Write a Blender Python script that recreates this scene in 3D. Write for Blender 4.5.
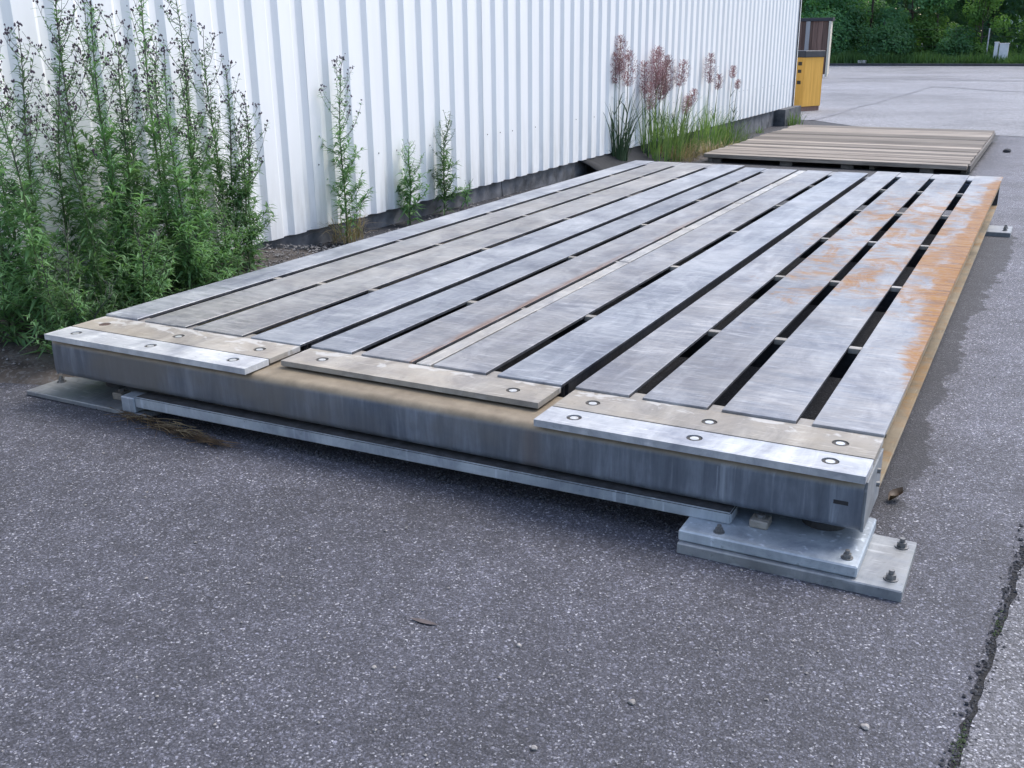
import bpy, bmesh, math, random
from mathutils import Vector, Matrix, Euler, noise as mnoise

for o in list(bpy.data.objects):
    bpy.data.objects.remove(o)
scene = bpy.context.scene
col = scene.collection
R = math.radians

# ------------------------------------------------------------------ camera
def set_camera():
    yaw, pitch, roll = -0.482797, 0.327571, -0.009925
    loc = Vector((3.29362, -2.45805, 1.31046))
    f = Vector((math.sin(yaw) * math.cos(pitch), math.cos(yaw) * math.cos(pitch), -math.sin(pitch)))
    r0 = Vector((math.cos(yaw), -math.sin(yaw), 0))
    u0 = r0.cross(f)
    r = r0 * math.cos(roll) + u0 * math.sin(roll)
    u = -r0 * math.sin(roll) + u0 * math.cos(roll)
    cd = bpy.data.cameras.new('camera')
    cd.sensor_width = 36.0
    cd.lens = 1011.77 * 36.0 / 1024.0
    cd.clip_start = 0.05
    cd.clip_end = 1500
    co = bpy.data.objects.new('camera', cd)
    m = Matrix(((r.x, u.x, -f.x, loc.x), (r.y, u.y, -f.y, loc.y), (r.z, u.z, -f.z, loc.z), (0, 0, 0, 1)))
    co.matrix_world = m
    col.objects.link(co)
    scene.camera = co
set_camera()

# ------------------------------------------------------------------ light
SUN_AZ, SUN_EL = R(32), R(56)      # azimuth from +Y towards +X
world = bpy.data.worlds.new('World')
scene.world = world
world.use_nodes = True
wn = world.node_tree.nodes
sky = wn.new('ShaderNodeTexSky')
sky.sky_type = 'NISHITA'
sky.sun_disc = False
sky.sun_elevation = SUN_EL
sky.sun_rotation = SUN_AZ
sky.air_density = 1.0
sky.dust_density = 2.2
sky.ozone_density = 1.0
bg = wn['Background']
bg.inputs[1].default_value = 0.14
world.node_tree.links.new(sky.outputs[0], bg.inputs[0])

sd = bpy.data.lights.new('sun', 'SUN')
sd.energy = 1.2
sd.angle = R(28)
sd.color = (1.0, 0.965, 0.915)
so = bpy.data.objects.new('sun', sd)
sv = Vector((math.sin(SUN_AZ) * math.cos(SUN_EL), math.cos(SUN_AZ) * math.cos(SUN_EL), math.sin(SUN_EL)))
so.rotation_euler = (-sv).to_track_quat('-Z', 'Y').to_euler()
so.location = sv * 50
col.objects.link(so)

scene.view_settings.view_transform = 'Standard'
scene.view_settings.look = 'None'
scene.view_settings.exposure = 1.2
scene.view_settings.gamma = 1.0
scene.view_settings.use_curve_mapping = False

# ------------------------------------------------------------------ material helpers
class NT:
    def __init__(self, name):
        self.m = bpy.data.materials.new(name)
        self.m.use_nodes = True
        self.t = self.m.node_tree
        self.n = self.t.nodes
        self.b = self.n['Principled BSDF']
        self.geo = self.n.new('ShaderNodeNewGeometry')
        self.oi = self.n.new('ShaderNodeObjectInfo')
    def l(self, a, b):
        self.t.links.new(a, b)
    def put(self, sock, v):
        if hasattr(v, 'is_output'):
            self.l(v, sock)
        else:
            if isinstance(v, tuple) and len(v) == 3 and sock.type == 'RGBA':
                v = (*v, 1)
            sock.default_value = v
    def pos(self, s=(1, 1, 1), local=False, off=(0, 0, 0)):
        mp = self.n.new('ShaderNodeMapping')
        if local:
            tc = self.n.new('ShaderNodeTexCoord')
            self.l(tc.outputs['Object'], mp.inputs[0])
        else:
            self.l(self.geo.outputs['Position'], mp.inputs[0])
        mp.inputs['Scale'].default_value = s
        mp.inputs['Location'].default_value = off
        return mp.outputs[0]
    def noise(self, v, scale=1, detail=4, rough=.55, dist=0):
        x = self.n.new('ShaderNodeTexNoise')
        self.l(v, x.inputs['Vector'])
        x.inputs['Scale'].default_value = scale
        x.inputs['Detail'].default_value = detail
        x.inputs['Roughness'].default_value = rough
        x.inputs['Distortion'].default_value = dist
        return x.outputs['Fac']
    def voro(self, v, scale, feature='F1', out='Color', rnd=1):
        x = self.n.new('ShaderNodeTexVoronoi')
        x.feature = feature
        self.l(v, x.inputs['Vector'])
        x.inputs['Scale'].default_value = scale
        x.inputs['Randomness'].default_value = rnd
        return x.outputs[out]
    def ramp(self, fac, stops, interp='LINEAR'):
        x = self.n.new('ShaderNodeValToRGB')
        e = x.color_ramp.elements
        while len(e) < len(stops):
            e.new(.5)
        for el, (p, c) in zip(e, stops):
            el.position = p
            if not isinstance(c, tuple):
                c = (c, c, c)
            el.color = (*c, 1)
        x.color_ramp.interpolation = interp
        self.l(fac, x.inputs[0])
        return x.outputs[0]
    def mix(self, f, a, b, mode='MIX'):
        x = self.n.new('ShaderNodeMix')
        x.data_type = 'RGBA'
        x.blend_type = mode
        self.put(x.inputs[0], f)
        self.put(x.inputs[6], a)
        self.put(x.inputs[7], b)
        return x.outputs[2]
    def math(self, op, a, b=0.0, clamp=False):
        x = self.n.new('ShaderNodeMath')
        x.operation = op
        x.use_clamp = clamp
        self.put(x.inputs[0], a)
        self.put(x.inputs[1], b)
        return x.outputs[0]
    def smooth(self, v, a, b):
        x = self.n.new('ShaderNodeMapRange')
        x.interpolation_type = 'SMOOTHSTEP'
        self.l(v, x.inputs[0])
        x.inputs[1].default_value = a
        x.inputs[2].default_value = b
        return x.outputs[0]
    def xyz(self):
        x = self.n.new('ShaderNodeSeparateXYZ')
        self.l(self.geo.outputs['Position'], x.inputs[0])
        return x.outputs
    def bump(self, h, strength=.3, dist=.01):
        x = self.n.new('ShaderNodeBump')
        x.inputs['Strength'].default_value = strength
        x.inputs['Distance'].default_value = dist
        self.l(h, x.inputs['Height'])
        self.l(x.outputs[0], self.b.inputs['Normal'])
    def fin(self, color, rough=.6, metal=0.0, spec=.5):
        self.put(self.b.inputs['Base Color'], color)
        self.put(self.b.inputs['Roughness'], rough)
        self.put(self.b.inputs['Metallic'], metal)
        self.put(self.b.inputs['Specular IOR Level'], spec)
        return self.m

M = {}
def asphalt(name, dark, mid, lite, speck=.5, patch=True, scale=1.0):
    k = NT(name)
    p = k.pos()
    m = lambda f: tuple(q * f for q in mid)
    wp = k.n.new('ShaderNodeVectorMath'); wp.operation = 'ADD'
    nz = k.n.new('ShaderNodeTexNoise'); nz.inputs['Scale'].default_value = 160 * scale; k.l(p, nz.inputs['Vector'])
    sc = k.n.new('ShaderNodeVectorMath'); sc.operation = 'SCALE'; sc.inputs['Scale'].default_value = .006
    k.l(nz.outputs['Color'], sc.inputs[0]); k.l(p, wp.inputs[0]); k.l(sc.outputs[0], wp.inputs[1])
    pw = wp.outputs[0]
    v1 = k.voro(pw, 150 * scale)                     # coarse aggregate
    sep = k.n.new('ShaderNodeSeparateColor'); k.l(v1, sep.inputs[0])
    g1 = k.ramp(sep.outputs[0], [(0, dark), (.35, m(.8)), (.72, m(1.35)), (.90, m(1.8)), (.97, m(2.6)), (1.0, m(4.2))])
    v2 = k.voro(pw, 330 * scale)                     # fine aggregate
    sep2 = k.n.new('ShaderNodeSeparateColor'); k.l(v2, sep2.inputs[0])
    g2 = k.ramp(sep2.outputs[1], [(0, dark), (.4, m(.8)), (.75, m(1.4)), (.92, m(2.2)), (1.0, m(4.5))])
    pick = k.ramp(sep.outputs[1], [(.40, 0.0), (.60, 1.0)])
    c = k.mix(k.math('ADD', k.math('MULTIPLY', pick, .65), .2), g1, g2)
    d1 = k.voro(pw, 150 * scale, out='Distance')
    edge = k.ramp(d1, [(.3, 1.0), (.75, .55)])
    c = k.mix(.8, c, edge, 'MULTIPLY')
    fl = k.voro(pw, 235 * scale)
    fs = k.n.new('ShaderNodeSeparateColor'); k.l(fl, fs.inputs[0])
    c = k.mix(k.ramp(fs.outputs[0], [(.92, 0.0), (.96, .28), (1.0, .85)]), c, lite)
    c = k.mix(k.ramp(fs.outputs[2], [(.86, 0.0), (.90, .55)]), c, dark)
    grit = k.noise(p, 420 * scale, 2, .6)
    c = k.mix(.8, c, k.ramp(grit, [(.3, .62), (.7, 1.4)]), 'MULTIPLY')
    big = k.noise(p, 1.3 if scale > .7 else .22, 6, .65)
    c = k.mix(.8, c, k.ramp(big, [(.3, .62), (.7, 1.25)] if scale > .7 else [(.34, .62), (.5, 1.0), (.66, 1.2)]), 'MULTIPLY')
    med = k.noise(p, 9, 4, .6)
    c = k.mix(.7, c, k.ramp(med, [(.3, .70), (.7, 1.22)]), 'MULTIPLY')
    if patch:
        # grazing backlight sheen painted in as paler asphalt beside and behind the platform
        x, y, z = k.xyz()
        painted_sheen = k.math('MULTIPLY', k.smooth(k.math('ADD', y, k.math('MULTIPLY', big, 1.2)), .3, 3.0), k.smooth(x, 2.4, 3.1))
        c = k.mix(k.math('MULTIPLY', painted_sheen, .5), c, k.mix(1.0, c, (2.6, 2.6, 2.5), 'MULTIPLY'))
        # damp, oily patches with soft shade painted in beside the steel platform
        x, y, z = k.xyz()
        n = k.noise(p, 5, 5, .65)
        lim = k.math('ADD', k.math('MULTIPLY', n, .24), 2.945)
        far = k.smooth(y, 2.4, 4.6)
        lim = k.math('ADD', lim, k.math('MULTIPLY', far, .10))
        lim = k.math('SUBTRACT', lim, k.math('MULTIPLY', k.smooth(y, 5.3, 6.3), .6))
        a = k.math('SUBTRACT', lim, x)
        damp_shade = k.smooth(a, -.008, .010)
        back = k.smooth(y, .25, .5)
        damp_shade = k.math('MULTIPLY', damp_shade, back)
        c = k.mix(k.math('MULTIPLY', damp_shade, .72), c, (.012, .013, .017))
    hgt = k.math('ADD', k.math('MULTIPLY', d1, -.6), k.math('MULTIPLY', sep.outputs[2], .5))
    k.bump(hgt, .8, .004)
    return k.fin(c, .72, 0, .5)

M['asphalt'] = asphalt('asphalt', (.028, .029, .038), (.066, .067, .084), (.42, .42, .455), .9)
M['asphalt_old'] = asphalt('asphalt_old', (.05, .05, .058), (.12, .12, .135), (.6, .6, .62), .9, False)
M['asphalt_lot'] = asphalt('asphalt_lot', (.12, .12, .135), (.20, .203, .22), (.5, .5, .52), .5, False, .5)

def steel(name, a, b, rust=0.0, tan=0.0, metal=.35, rough=.45, axis=0, streak=.8, random_amt=.2, rust_zone=False):
    """weathered steel: streaks run along `axis`"""
    spec = .5
    k = NT(name)
    s = {0: (13, 130, 30), 1: (130, 13, 30), 2: (55, 55, 4)}[axis]
    st = k.noise(k.pos(s), 1, 5, .6, .3)
    st2 = k.noise(k.pos(tuple(q * .3 for q in s)), 1, 4, .6, .5)
    bl = k.noise(k.pos(), 2.2, 5, .6)
    f = k.math('ADD', k.math('MULTIPLY', st, streak * .55), k.math('MULTIPLY', st2, streak * .45))
    f = k.math('ADD', f, k.math('MULTIPLY', bl, 1 - streak))
    c = k.ramp(f, [(.39, a), (.5, tuple((p + q) / 2 for p, q in zip(a, b))), (.59, b)])
    # pale smears along the length, then zinc bloom and scratches
    lg = k.noise(k.pos((9, 1.1, 4), off=(6, 3, 1)) if axis == 0 else k.pos((1.1, 9, 4)), 1.6, 6, .7, .4)
    c = k.mix(k.ramp(lg, [(.48, 0.0), (.68, .55)]), c, tuple(min(.8, q * 1.12 + .02) for q in b))
    sc = k.noise(k.pos(tuple(q * .9 for q in s), off=(3, 7, 1)), 1, 2, .4)
    c = k.mix(k.ramp(sc, [(.62, 0.0), (.72, .6)]), c, tuple(min(.8, q * 1.35 + .04) for q in b))
    # cloudy tarnish, small dark pits
    cl = k.noise(k.pos((1.6, 1, 1), off=(1, 5, 2)), 3.4, 7, .7, .8)
    c = k.mix(.95, c, k.ramp(cl, [(.32, (.62, .63, .69)), (.5, (1.0, 1.0, 1.0)), (.68, (1.28, 1.26, 1.22))]), 'MULTIPLY')
    pit = k.noise(k.pos((1, 1.6, 1), off=(7, 1, 3)), 46, 4, .7)
    c = k.mix(k.ramp(pit, [(.62, 0.0), (.70, .45)]), c, tuple(q * .35 for q in a))
    rv = k.oi.outputs['Random']
    c = k.mix(1.0, c, k.ramp(rv, [(0, (1 - random_amt, 1 - random_amt * .95, 1 - random_amt * .85)), (1, (1 + random_amt * .3,) * 3)]), 'MULTIPLY')
    x, y, z = k.xyz()
    if tan:
        tn = k.noise(k.pos(off=(9, 2, 4)), 3.0, 5, .6)
        c = k.mix(k.math('MULTIPLY', k.ramp(tn, [(.35, 0.0), (.62, 1.0)]), tan), c, (.30, .245, .17))
    if rust:
        rn = k.noise(k.pos((2.6, 1.7, 1), off=(4.3, 1.7, 0)), 2.0, 9, .74, .7)
        rs = k.noise(k.pos((5, 26, 10)), 1, 4, .6)
        rr = k.math('ADD', k.math('MULTIPLY', rn, .80), k.math('MULTIPLY', rs, .20))
        if rust_zone:
            zx = k.math('ADD', k.math('MULTIPLY', k.smooth(x, 1.9, 2.5), .78), k.math('MULTIPLY', k.smooth(x, 2.7, 3.0), .22))
            zy = k.math('MULTIPLY', k.smooth(y, .7, 2.3), k.math('SUBTRACT', 1.0, k.math('MULTIPLY', k.smooth(y, 4.2, 6.0), .6)))
            edge = k.math('MULTIPLY', k.smooth(x, 2.90, 3.0), k.smooth(y, .4, 1.0))
            zone = k.math('ADD', k.math('MULTIPLY', zx, zy), k.math('MULTIPLY', edge, .85))
            rr = k.math('ADD', rr, k.math('SUBTRACT', k.math('MULTIPLY', zone, .255), .168))
        mask = k.ramp(rr, [(.48, 0.0), (.53, .35), (.60, .9), (.68, 1.0)])
        fine = k.noise(k.pos((14, 34, 10), off=(2, 8, 0)), 2.2, 6, .7)
        mask = k.math('MULTIPLY', mask, k.ramp(fine, [(.32, .5), (.50, 1.0)]))
        rc = k.ramp(rs, [(.3, (.13, .06, .022)), (.5, (.29, .118, .006)), (.7, (.33, .165, .02))])
        c = k.mix(k.math('MULTIPLY', mask, rust), c, rc)
        if rust_zone:
            bn = k.noise(k.pos((30, 2.2, 1), off=(1, 4, 0)), 1, 5, .65)
            bx_ = k.math('MULTIPLY', k.smooth(x, 1.425, 1.458), k.math('LESS_THAN', x, 1.47))
            by_ = k.math('SUBTRACT', 1.0, k.smooth(y, 2.4, 4.2))
            bm_ = k.math('MULTIPLY', k.math('MULTIPLY', bx_, by_), k.ramp(bn, [(.40, 0.0), (.55, .9)]))
            c = k.mix(bm_, c, (.20, .13, .10))
        keep = k.math('SUBTRACT', 1.0, k.math('MULTIPLY', mask, rust), True)     # rust is dull and not metallic
        metal = k.math('MULTIPLY', keep, metal)
        spec = k.math('ADD', k.math('MULTIPLY', keep, .4), .1)
    ro = k.ramp(st2, [(.3, rough - .1), (.7, rough + .15)])
    k.bump(f, .12, .002)
    m = k.fin(c, ro, metal, spec)
    return m

M['plank'] = steel('plank_steel', (.18, .188, .212), (.35, .356, .372), rust=.9, tan=.15, rust_zone=True, streak=.6)
M['plank_tan'] = steel('plank_steel_dusty', (.175, .18, .19), (.33, .33, .33), tan=.14, streak=.55)
M['plank_blue'] = steel('plank_steel_clean', (.185, .205, .24), (.36, .378, .408), tan=.05, streak=.55)
M['strip'] = steel('pale_strip', (.30, .30, .30), (.45, .45, .44), tan=.3, axis=1, streak=.5, random_amt=.05)
M['front_strip'] = steel('galvanised_strip', (.38, .40, .43), (.56, .575, .59), tan=.10, streak=.4, random_amt=.08, rough=.5)
M['plate_tan'] = steel('dusty_plate', (.235, .22, .195), (.335, .315, .285), tan=.35, streak=.2, random_amt=.1, rough=.6, metal=.1)
M['beam'] = steel('beam_steel', (.13, .15, .18), (.25, .28, .33), tan=.12, axis=2, streak=.75, random_amt=0, rough=.5)
M['galv'] = steel('galvanised_steel', (.25, .29, .33), (.44, .49, .54), tan=.05, axis=2, streak=.3, random_amt=.1, rough=.5)
M['galv_plate'] = steel('galvanised_plate', (.17, .19, .21), (.28, .30, .325), tan=.18, streak=.2, random_amt=.1, rough=.5)
M['flange'] = steel('dusty_flange', (.105, .082, .048), (.18, .145, .09), rust=.5, tan=.7, axis=1, streak=.4, random_amt=0, rough=.65, metal=.1)
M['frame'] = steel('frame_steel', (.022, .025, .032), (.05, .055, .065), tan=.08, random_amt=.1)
M['edge'] = steel('slot_shade_edge', (.03, .034, .045), (.075, .08, .095), tan=.1, random_amt=0)  # dark colour that paints in the shade between planks
def plate_smears():
    m = M['plate_tan']
    k = NT.__new__(NT); k.m = m; k.t = m.node_tree; k.n = k.t.nodes; k.b = k.n['Principled BSDF']
    k.geo = k.n.new('ShaderNodeNewGeometry'); k.oi = k.n.new('ShaderNodeObjectInfo')
    old = k.b.inputs['Base Color'].links[0].from_socket
    x, y, z = k.xyz()
    n = k.noise(k.pos((1, 1.5, 1), off=(.4, 2, 0)), 11, 5, .6, .5)
    f = k.math('ADD', n, k.math('MULTIPLY', k.smooth(y, .19, .29), .22))
    f = k.math('SUBTRACT', f, k.math('MULTIPLY', k.smooth(x, .9, 1.6), .07))
    c = k.mix(k.math('MULTIPLY', k.ramp(f, [(.63, 0.0), (.69, 1.0)]), .65), old, (.50, .495, .48))
    k.l(c, k.b.inputs['Base Color'])
plate_smears()
M['bar'] = steel('bar_steel', (.19, .175, .15), (.31, .29, .265), tan=.3, streak=.3, random_amt=.2, metal=.1)

def flat(name, c, rough=.6, metal=0.0, var=.25, scale=8, bump=.1, rnd=0.0):
    k = NT(name)
    n = k.noise(k.pos(), scale, 5, .6)
    cc = k.ramp(n, [(.3, tuple(q * (1 - var) for q in c)), (.7, tuple(min(1, q * (1 + var)) for q in c))])
    if rnd:
        cc = k.mix(1.0, cc, k.ramp(k.oi.outputs['Random'], [(0, 1 - rnd), (1, 1 + rnd * .6)]), 'MULTIPLY')
    if bump:
        k.bump(n, bump, .01)
    return k.fin(cc, rough, metal)

M['bolt'] = flat('bolt_head_steel', (.55, .55, .54), .4, .5, .2, 90)
M['bolt_dark'] = flat('bolt_rust', (.05, .045, .04), .7, .2, .4, 90)
M['rail_top'] = flat('dark_ledge_top', (.045, .045, .048), .9, 0, .5, 30, .3)
M['hex'] = flat('anchor_bolt_steel', (.20, .20, .20), .45, .7, .4, 60)
M['rust_disc'] = flat('rusted_bolt', (.085, .055, .045), .8, .1, .4, 70)
M['rubber'] = flat('rubber', (.018, .018, .02), .7, 0, .3, 30)
M['mat_black'] = flat('black_membrane', (.010, .011, .014), .85, 0, .4, 14, .4)
M['concrete'] = flat('plinth_concrete', (.11, .112, .12), .9, 0, .6, 7, .6)
M['concrete_dark'] = flat('pier_concrete', (.085, .088, .095), .9, 0, .5, 6, .6)
M['tar'] = flat('tar', (.045, .045, .05), .6, 0, .3, 20)
M['crack'] = flat('crack_soil', (.016, .016, .017), .95, 0, .6, 90, .5)
M['moss'] = leaf_moss = flat('moss', (.05, .075, .03), .95, 0, .5, 60, .5)
M['stone'] = flat('pebble_stone', (.33, .31, .295), .8, 0, .35, 40, .2, .5)
M['gravel'] = flat('gravel_stone', (.17, .165, .165), .9, 0, .6, 55, .2)
M['crumb'] = flat('asphalt_crumb', (.045, .046, .052), .9, 0, .7, 140, .2)
M['dark_lid'] = flat('dark_lid', (.03, .032, .04), .6, 0, .3, 5)
M['white_box'] = flat('pale_plastic', (.62, .62, .62), .5, 0, .1, 5)
M['kerb'] = flat('kerb_concrete', (.05, .05, .055), .9, 0, .4, 3)
M['bark'] = flat('bark', (.07, .055, .045), .9, 0, .4, 12, .5)
M['wire'] = flat('fence_wire', (.10, .10, .10), .6, .3, .2, 8)
M['leaf_flat'] = flat('flat_leaf', (.085, .07, .07), .8, 0, .3, 60)
M['post'] = flat('fence_post', (.40, .40, .42), .6, .3, .2, 8)

def soil():
    k = NT('soil')
    p = k.pos()
    n = k.noise(p, 6, 6, .65)
    c = k.ramp(n, [(.3, (.022, .018, .016)), (.5, (.06, .05, .044)), (.7, (.12, .105, .095))])
    v = k.voro(p, 90)
    s = k.n.new('ShaderNodeSeparateColor'); k.l(v, s.inputs[0])
    c = k.mix(k.ramp(s.outputs[0], [(.72, 0.0), (.8, .8)]), c, (.11, .105, .105))
    k.bump(k.math('ADD', n, k.math('MULTIPLY', s.outputs[1], .3)), .8, .02)
    return k.fin(c, .95)
M['soil'] = soil()

def cladding():
    k = NT('white_cladding')
    x, y, z = k.xyz()
    n = k.noise(k.pos((3, 3, .35)), 2, 5, .6)
    c = k.ramp(n, [(.3, (.76, .765, .765)), (.7, (.83, .832, .83))])
    g = k.noise(k.pos((14, 14, 2.5)), 1, 5, .6)
    low = k.math('SUBTRACT', 1.0, k.smooth(z, .1, .75))
    c = k.mix(k.math('MULTIPLY', k.math('MULTIPLY', low, k.ramp(g, [(.42, 0.0), (.75, 1.0)])), .5), c, (.42, .40, .36))
    return k.fin(c, .42, 0, .4)
M['clad'] = cladding()

def wood(name, a, b, axis=0, rnd=.35, rough=.85):
    k = NT(name)
    s = {0: (1.2, 28, 28), 1: (28, 1.2, 28), 2: (28, 28, 1.2)}[axis]
    n = k.noise(k.pos(s), 1, 6, .65, .4)
    n2 = k.noise(k.pos(tuple(q * .22 for q in s)), 1, 4, .6)
    f = k.math('ADD', k.math('MULTIPLY', n, .6), k.math('MULTIPLY', n2, .4))
    c = k.ramp(f, [(.34, a), (.62, b)])
    c = k.mix(1.0, c, k.ramp(k.oi.outputs['Random'], [(0, 1 - rnd), (1, 1 + rnd * .5)]), 'MULTIPLY')
    k.bump(n, .3, .004)
    return k.fin(c, rough)
M['board'] = wood('weathered_board', (.06, .049, .040), (.35, .305, .26), 0, .7)
M['board_side'] = wood('weathered_beam', (.07, .062, .058), (.17, .155, .14), 1, .3)
M['ply'] = wood('yellow_plywood', (.56, .28, .04), (.78, .43, .09), 2, .12)
M['ply_dark'] = flat('dark_mark', (.06, .045, .03), .8, 0, .2, 10)
M['crate_board'] = wood('brown_board', (.11, .062, .048), (.27, .165, .13), 2, .4)
M['crate_post'] = wood('grey_post', (.24, .23, .23), (.36, .35, .35), 2, .15)
M['crate_cream'] = wood('cream_post', (.52, .47, .38), (.66, .60, .50), 2, .1)

def leaf(name, a, b, trans=.3, rnd=.35, scale=6):
    k = NT(name)
    n = k.noise(k.pos(), scale, 3, .6)
    c = k.ramp(n, [(.3, a), (.7, b)])
    c = k.mix(1.0, c, k.ramp(k.oi.outputs['Random'], [(0, 1 - rnd), (1, 1 + rnd)]), 'MULTIPLY')
    k.fin(c, .55, 0, .35)
    tr = k.n.new('ShaderNodeBsdfTranslucent')
    k.l(k.mix(1.0, c, (1.1, 1.25, .6), 'MULTIPLY'), tr.inputs[0])
    mx = k.n.new('ShaderNodeMixShader')
    mx.inputs[0].default_value = trans
    k.l(k.b.outputs[0], mx.inputs[1]); k.l(tr.outputs[0], mx.inputs[2])
    k.l(mx.outputs[0], k.n['Material Output'].inputs[0])
    return k.m
M['weed_leaf'] = leaf('weed_leaf', (.08, .175, .075), (.19, .33, .15), .4, .35)
M['weed_stem'] = leaf('weed_stem', (.055, .085, .035), (.10, .13, .06), 0.0, .2)
M['weed_top'] = leaf('weed_top_stem', (.06, .065, .055), (.10, .10, .085), 0.0, .2)
M['bud'] = leaf('weed_bud', (.05, .032, .045), (.11, .075, .10), 0.0, .2, 30)
M['reed_leaf'] = leaf('reed_leaf', (.06, .13, .04), (.22, .30, .12), .35, .25, 9)
M['reed_dark'] = leaf('reed_culm', (.035, .075, .04), (.07, .12, .06), .1, .2, 4)
M['panicle'] = leaf('reed_panicle', (.22, .105, .145), (.40, .24, .28), .2, .2, 12)
M['dry'] = leaf('dry_grass', (.22, .16, .09), (.42, .34, .21), .2, .25, 9)
M['dead'] = leaf('dead_twigs', (.05, .032, .02), (.15, .10, .055), .05, .25, 20)
M['tree_a'] = leaf('broad_leaf_dark', (.05, .12, .07), (.12, .24, .12), .5, .25, .9)
M['tree_b'] = leaf('broad_leaf_mid', (.085, .21, .105), (.19, .37, .17), .5, .25, .9)
M['tree_c'] = leaf('broad_leaf_light', (.11, .23, .06), (.22, .36, .11), .5, .2, .9)
M['turf'] = leaf('turf', (.05, .11, .03), (.12, .21, .06), .3, .1, .8)

# ------------------------------------------------------------------ object helpers
WP = {}          # world origin of each object that can be a parent
def tag(o, label=None, cat=None, group=None, kind=None):
    if label: o['label'] = label
    if cat: o['category'] = cat
    if group: o['group'] = group
    if kind: o['kind'] = kind
    return o
def empty(name, loc, rz=0):
    o = bpy.data.objects.new(name, None)
    o.empty_display_size = .2
    o.location = loc
    o.rotation_euler = (0, 0, rz)
    col.objects.link(o)
    WP[o.name] = Vector(loc)
    return o
def link(name, me, loc, parent=None):
    o = bpy.data.objects.new(name, me)
    col.objects.link(o)
    loc = Vector(loc)
    WP[o.name] = loc
    if parent is not None:
        o.parent = parent
        o.location = loc - WP[parent.name]
    else:
        o.location = loc
    return o
def mesh(name, verts, faces, mat, parent=None, smooth=False, origin=None, mats=None, fm=None):
    """verts in world coordinates (or in the frame of an unrotated parent)"""
    vs = [Vector(v) for v in verts]
    if origin is None:
        n = max(1, len(vs))
        origin = Vector((sum(v.x for v in vs) / n, sum(v.y for v in vs) / n, min(v.z for v in vs)))
    origin = Vector(origin)
    me = bpy.data.meshes.new(name)
    me.from_pydata([tuple(v - origin) for v in vs], [], faces)
    for mm in (mats or [mat]):
        me.materials.append(mm)
    if fm:
        me.polygons.foreach_set('material_index', fm)
    if smooth:
        me.polygons.foreach_set('use_smooth', [True] * len(me.polygons))
    me.update()
    return link(name, me, origin, parent)
def bm_obj(name, bm, mat, parent=None, smooth=False, recalc=True):
    if recalc:
        bmesh.ops.recalc_face_normals(bm, faces=bm.faces[:])
    vs = [v.co for v in bm.verts]
    n = len(vs)
    o = Vector((sum(v.x for v in vs) / n, sum(v.y for v in vs) / n, min(v.z for v in vs)))
    bmesh.ops.translate(bm, verts=bm.verts[:], vec=-o)
    me = bpy.data.meshes.new(name)
    bm.to_mesh(me); bm.free()
    me.materials.append(mat)
    if smooth:
        me.polygons.foreach_set('use_smooth', [True] * len(me.polygons))
    return link(name, me, o, parent)
def bm_box(bm, x0, x1, y0, y1, z0, z1):
    r = bmesh.ops.create_cube(bm, size=1)
    for v in r['verts']:
        v.co = Vector(((x0 + x1) / 2 + v.co.x * (x1 - x0), (y0 + y1) / 2 + v.co.y * (y1 - y0), (z0 + z1) / 2 + v.co.z * (z1 - z0)))
    return r['verts']
def box(name, x0, x1, y0, y1, z0, z1, mat, parent=None, bev=.002, seg=1):
    bm = bmesh.new()
    bm_box(bm, x0, x1, y0, y1, z0, z1)
    if bev:
        bmesh.ops.bevel(bm, geom=bm.edges[:], offset=bev, segments=seg, profile=.5, affect='EDGES')
    return bm_obj(name, bm, mat, parent)
def cyl_bm(bm, c, r, z0, z1, n=12, r2=None, rot=0):
    r2 = r if r2 is None else r2
    a = [bm.verts.new((c[0] + r * math.cos(rot + 2 * math.pi * i / n), c[1] + r * math.sin(rot + 2 * math.pi * i / n), z0)) for i in range(n)]
    b = [bm.verts.new((c[0] + r2 * math.cos(rot + 2 * math.pi * i / n), c[1] + r2 * math.sin(rot + 2 * math.pi * i / n), z1)) for i in range(n)]
    for i in range(n):
        bm.faces.new((a[i], a[(i + 1) % n], b[(i + 1) % n], b[i]))
    bm.faces.new(b); bm.faces.new(a[::-1])
def holed_plate(name, x0, x1, y0, y1, z0, z1, holes, rad, mat, parent):
    """flat plate with real round holes"""
    bm = bmesh.new()
    loops = [[(x0, y0), (x1, y0), (x1, y1), (x0, y1)]]
    for (hx, hy) in holes:
        loops.append([(hx + rad * math.cos(2 * math.pi * i / 18), hy + rad * math.sin(2 * math.pi * i / 18)) for i in range(18)])
    edges = []
    rings = []
    for lp in loops:
        vs = [bm.verts.new((x, y, z1)) for x, y in lp]
        rings.append(vs)
        for i in range(len(vs)):
            edges.append(bm.edges.new((vs[i], vs[(i + 1) % len(vs)])))
    bmesh.ops.triangle_fill(bm, edges=edges, use_beauty=True)
    top = bm.faces[:]
    r = bmesh.ops.extrude_face_region(bm, geom=top)
    for v in [g for g in r['geom'] if isinstance(g, bmesh.types.BMVert)]:
        v.co.z = z0
    return bm_obj(name, bm, mat, parent)
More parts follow.
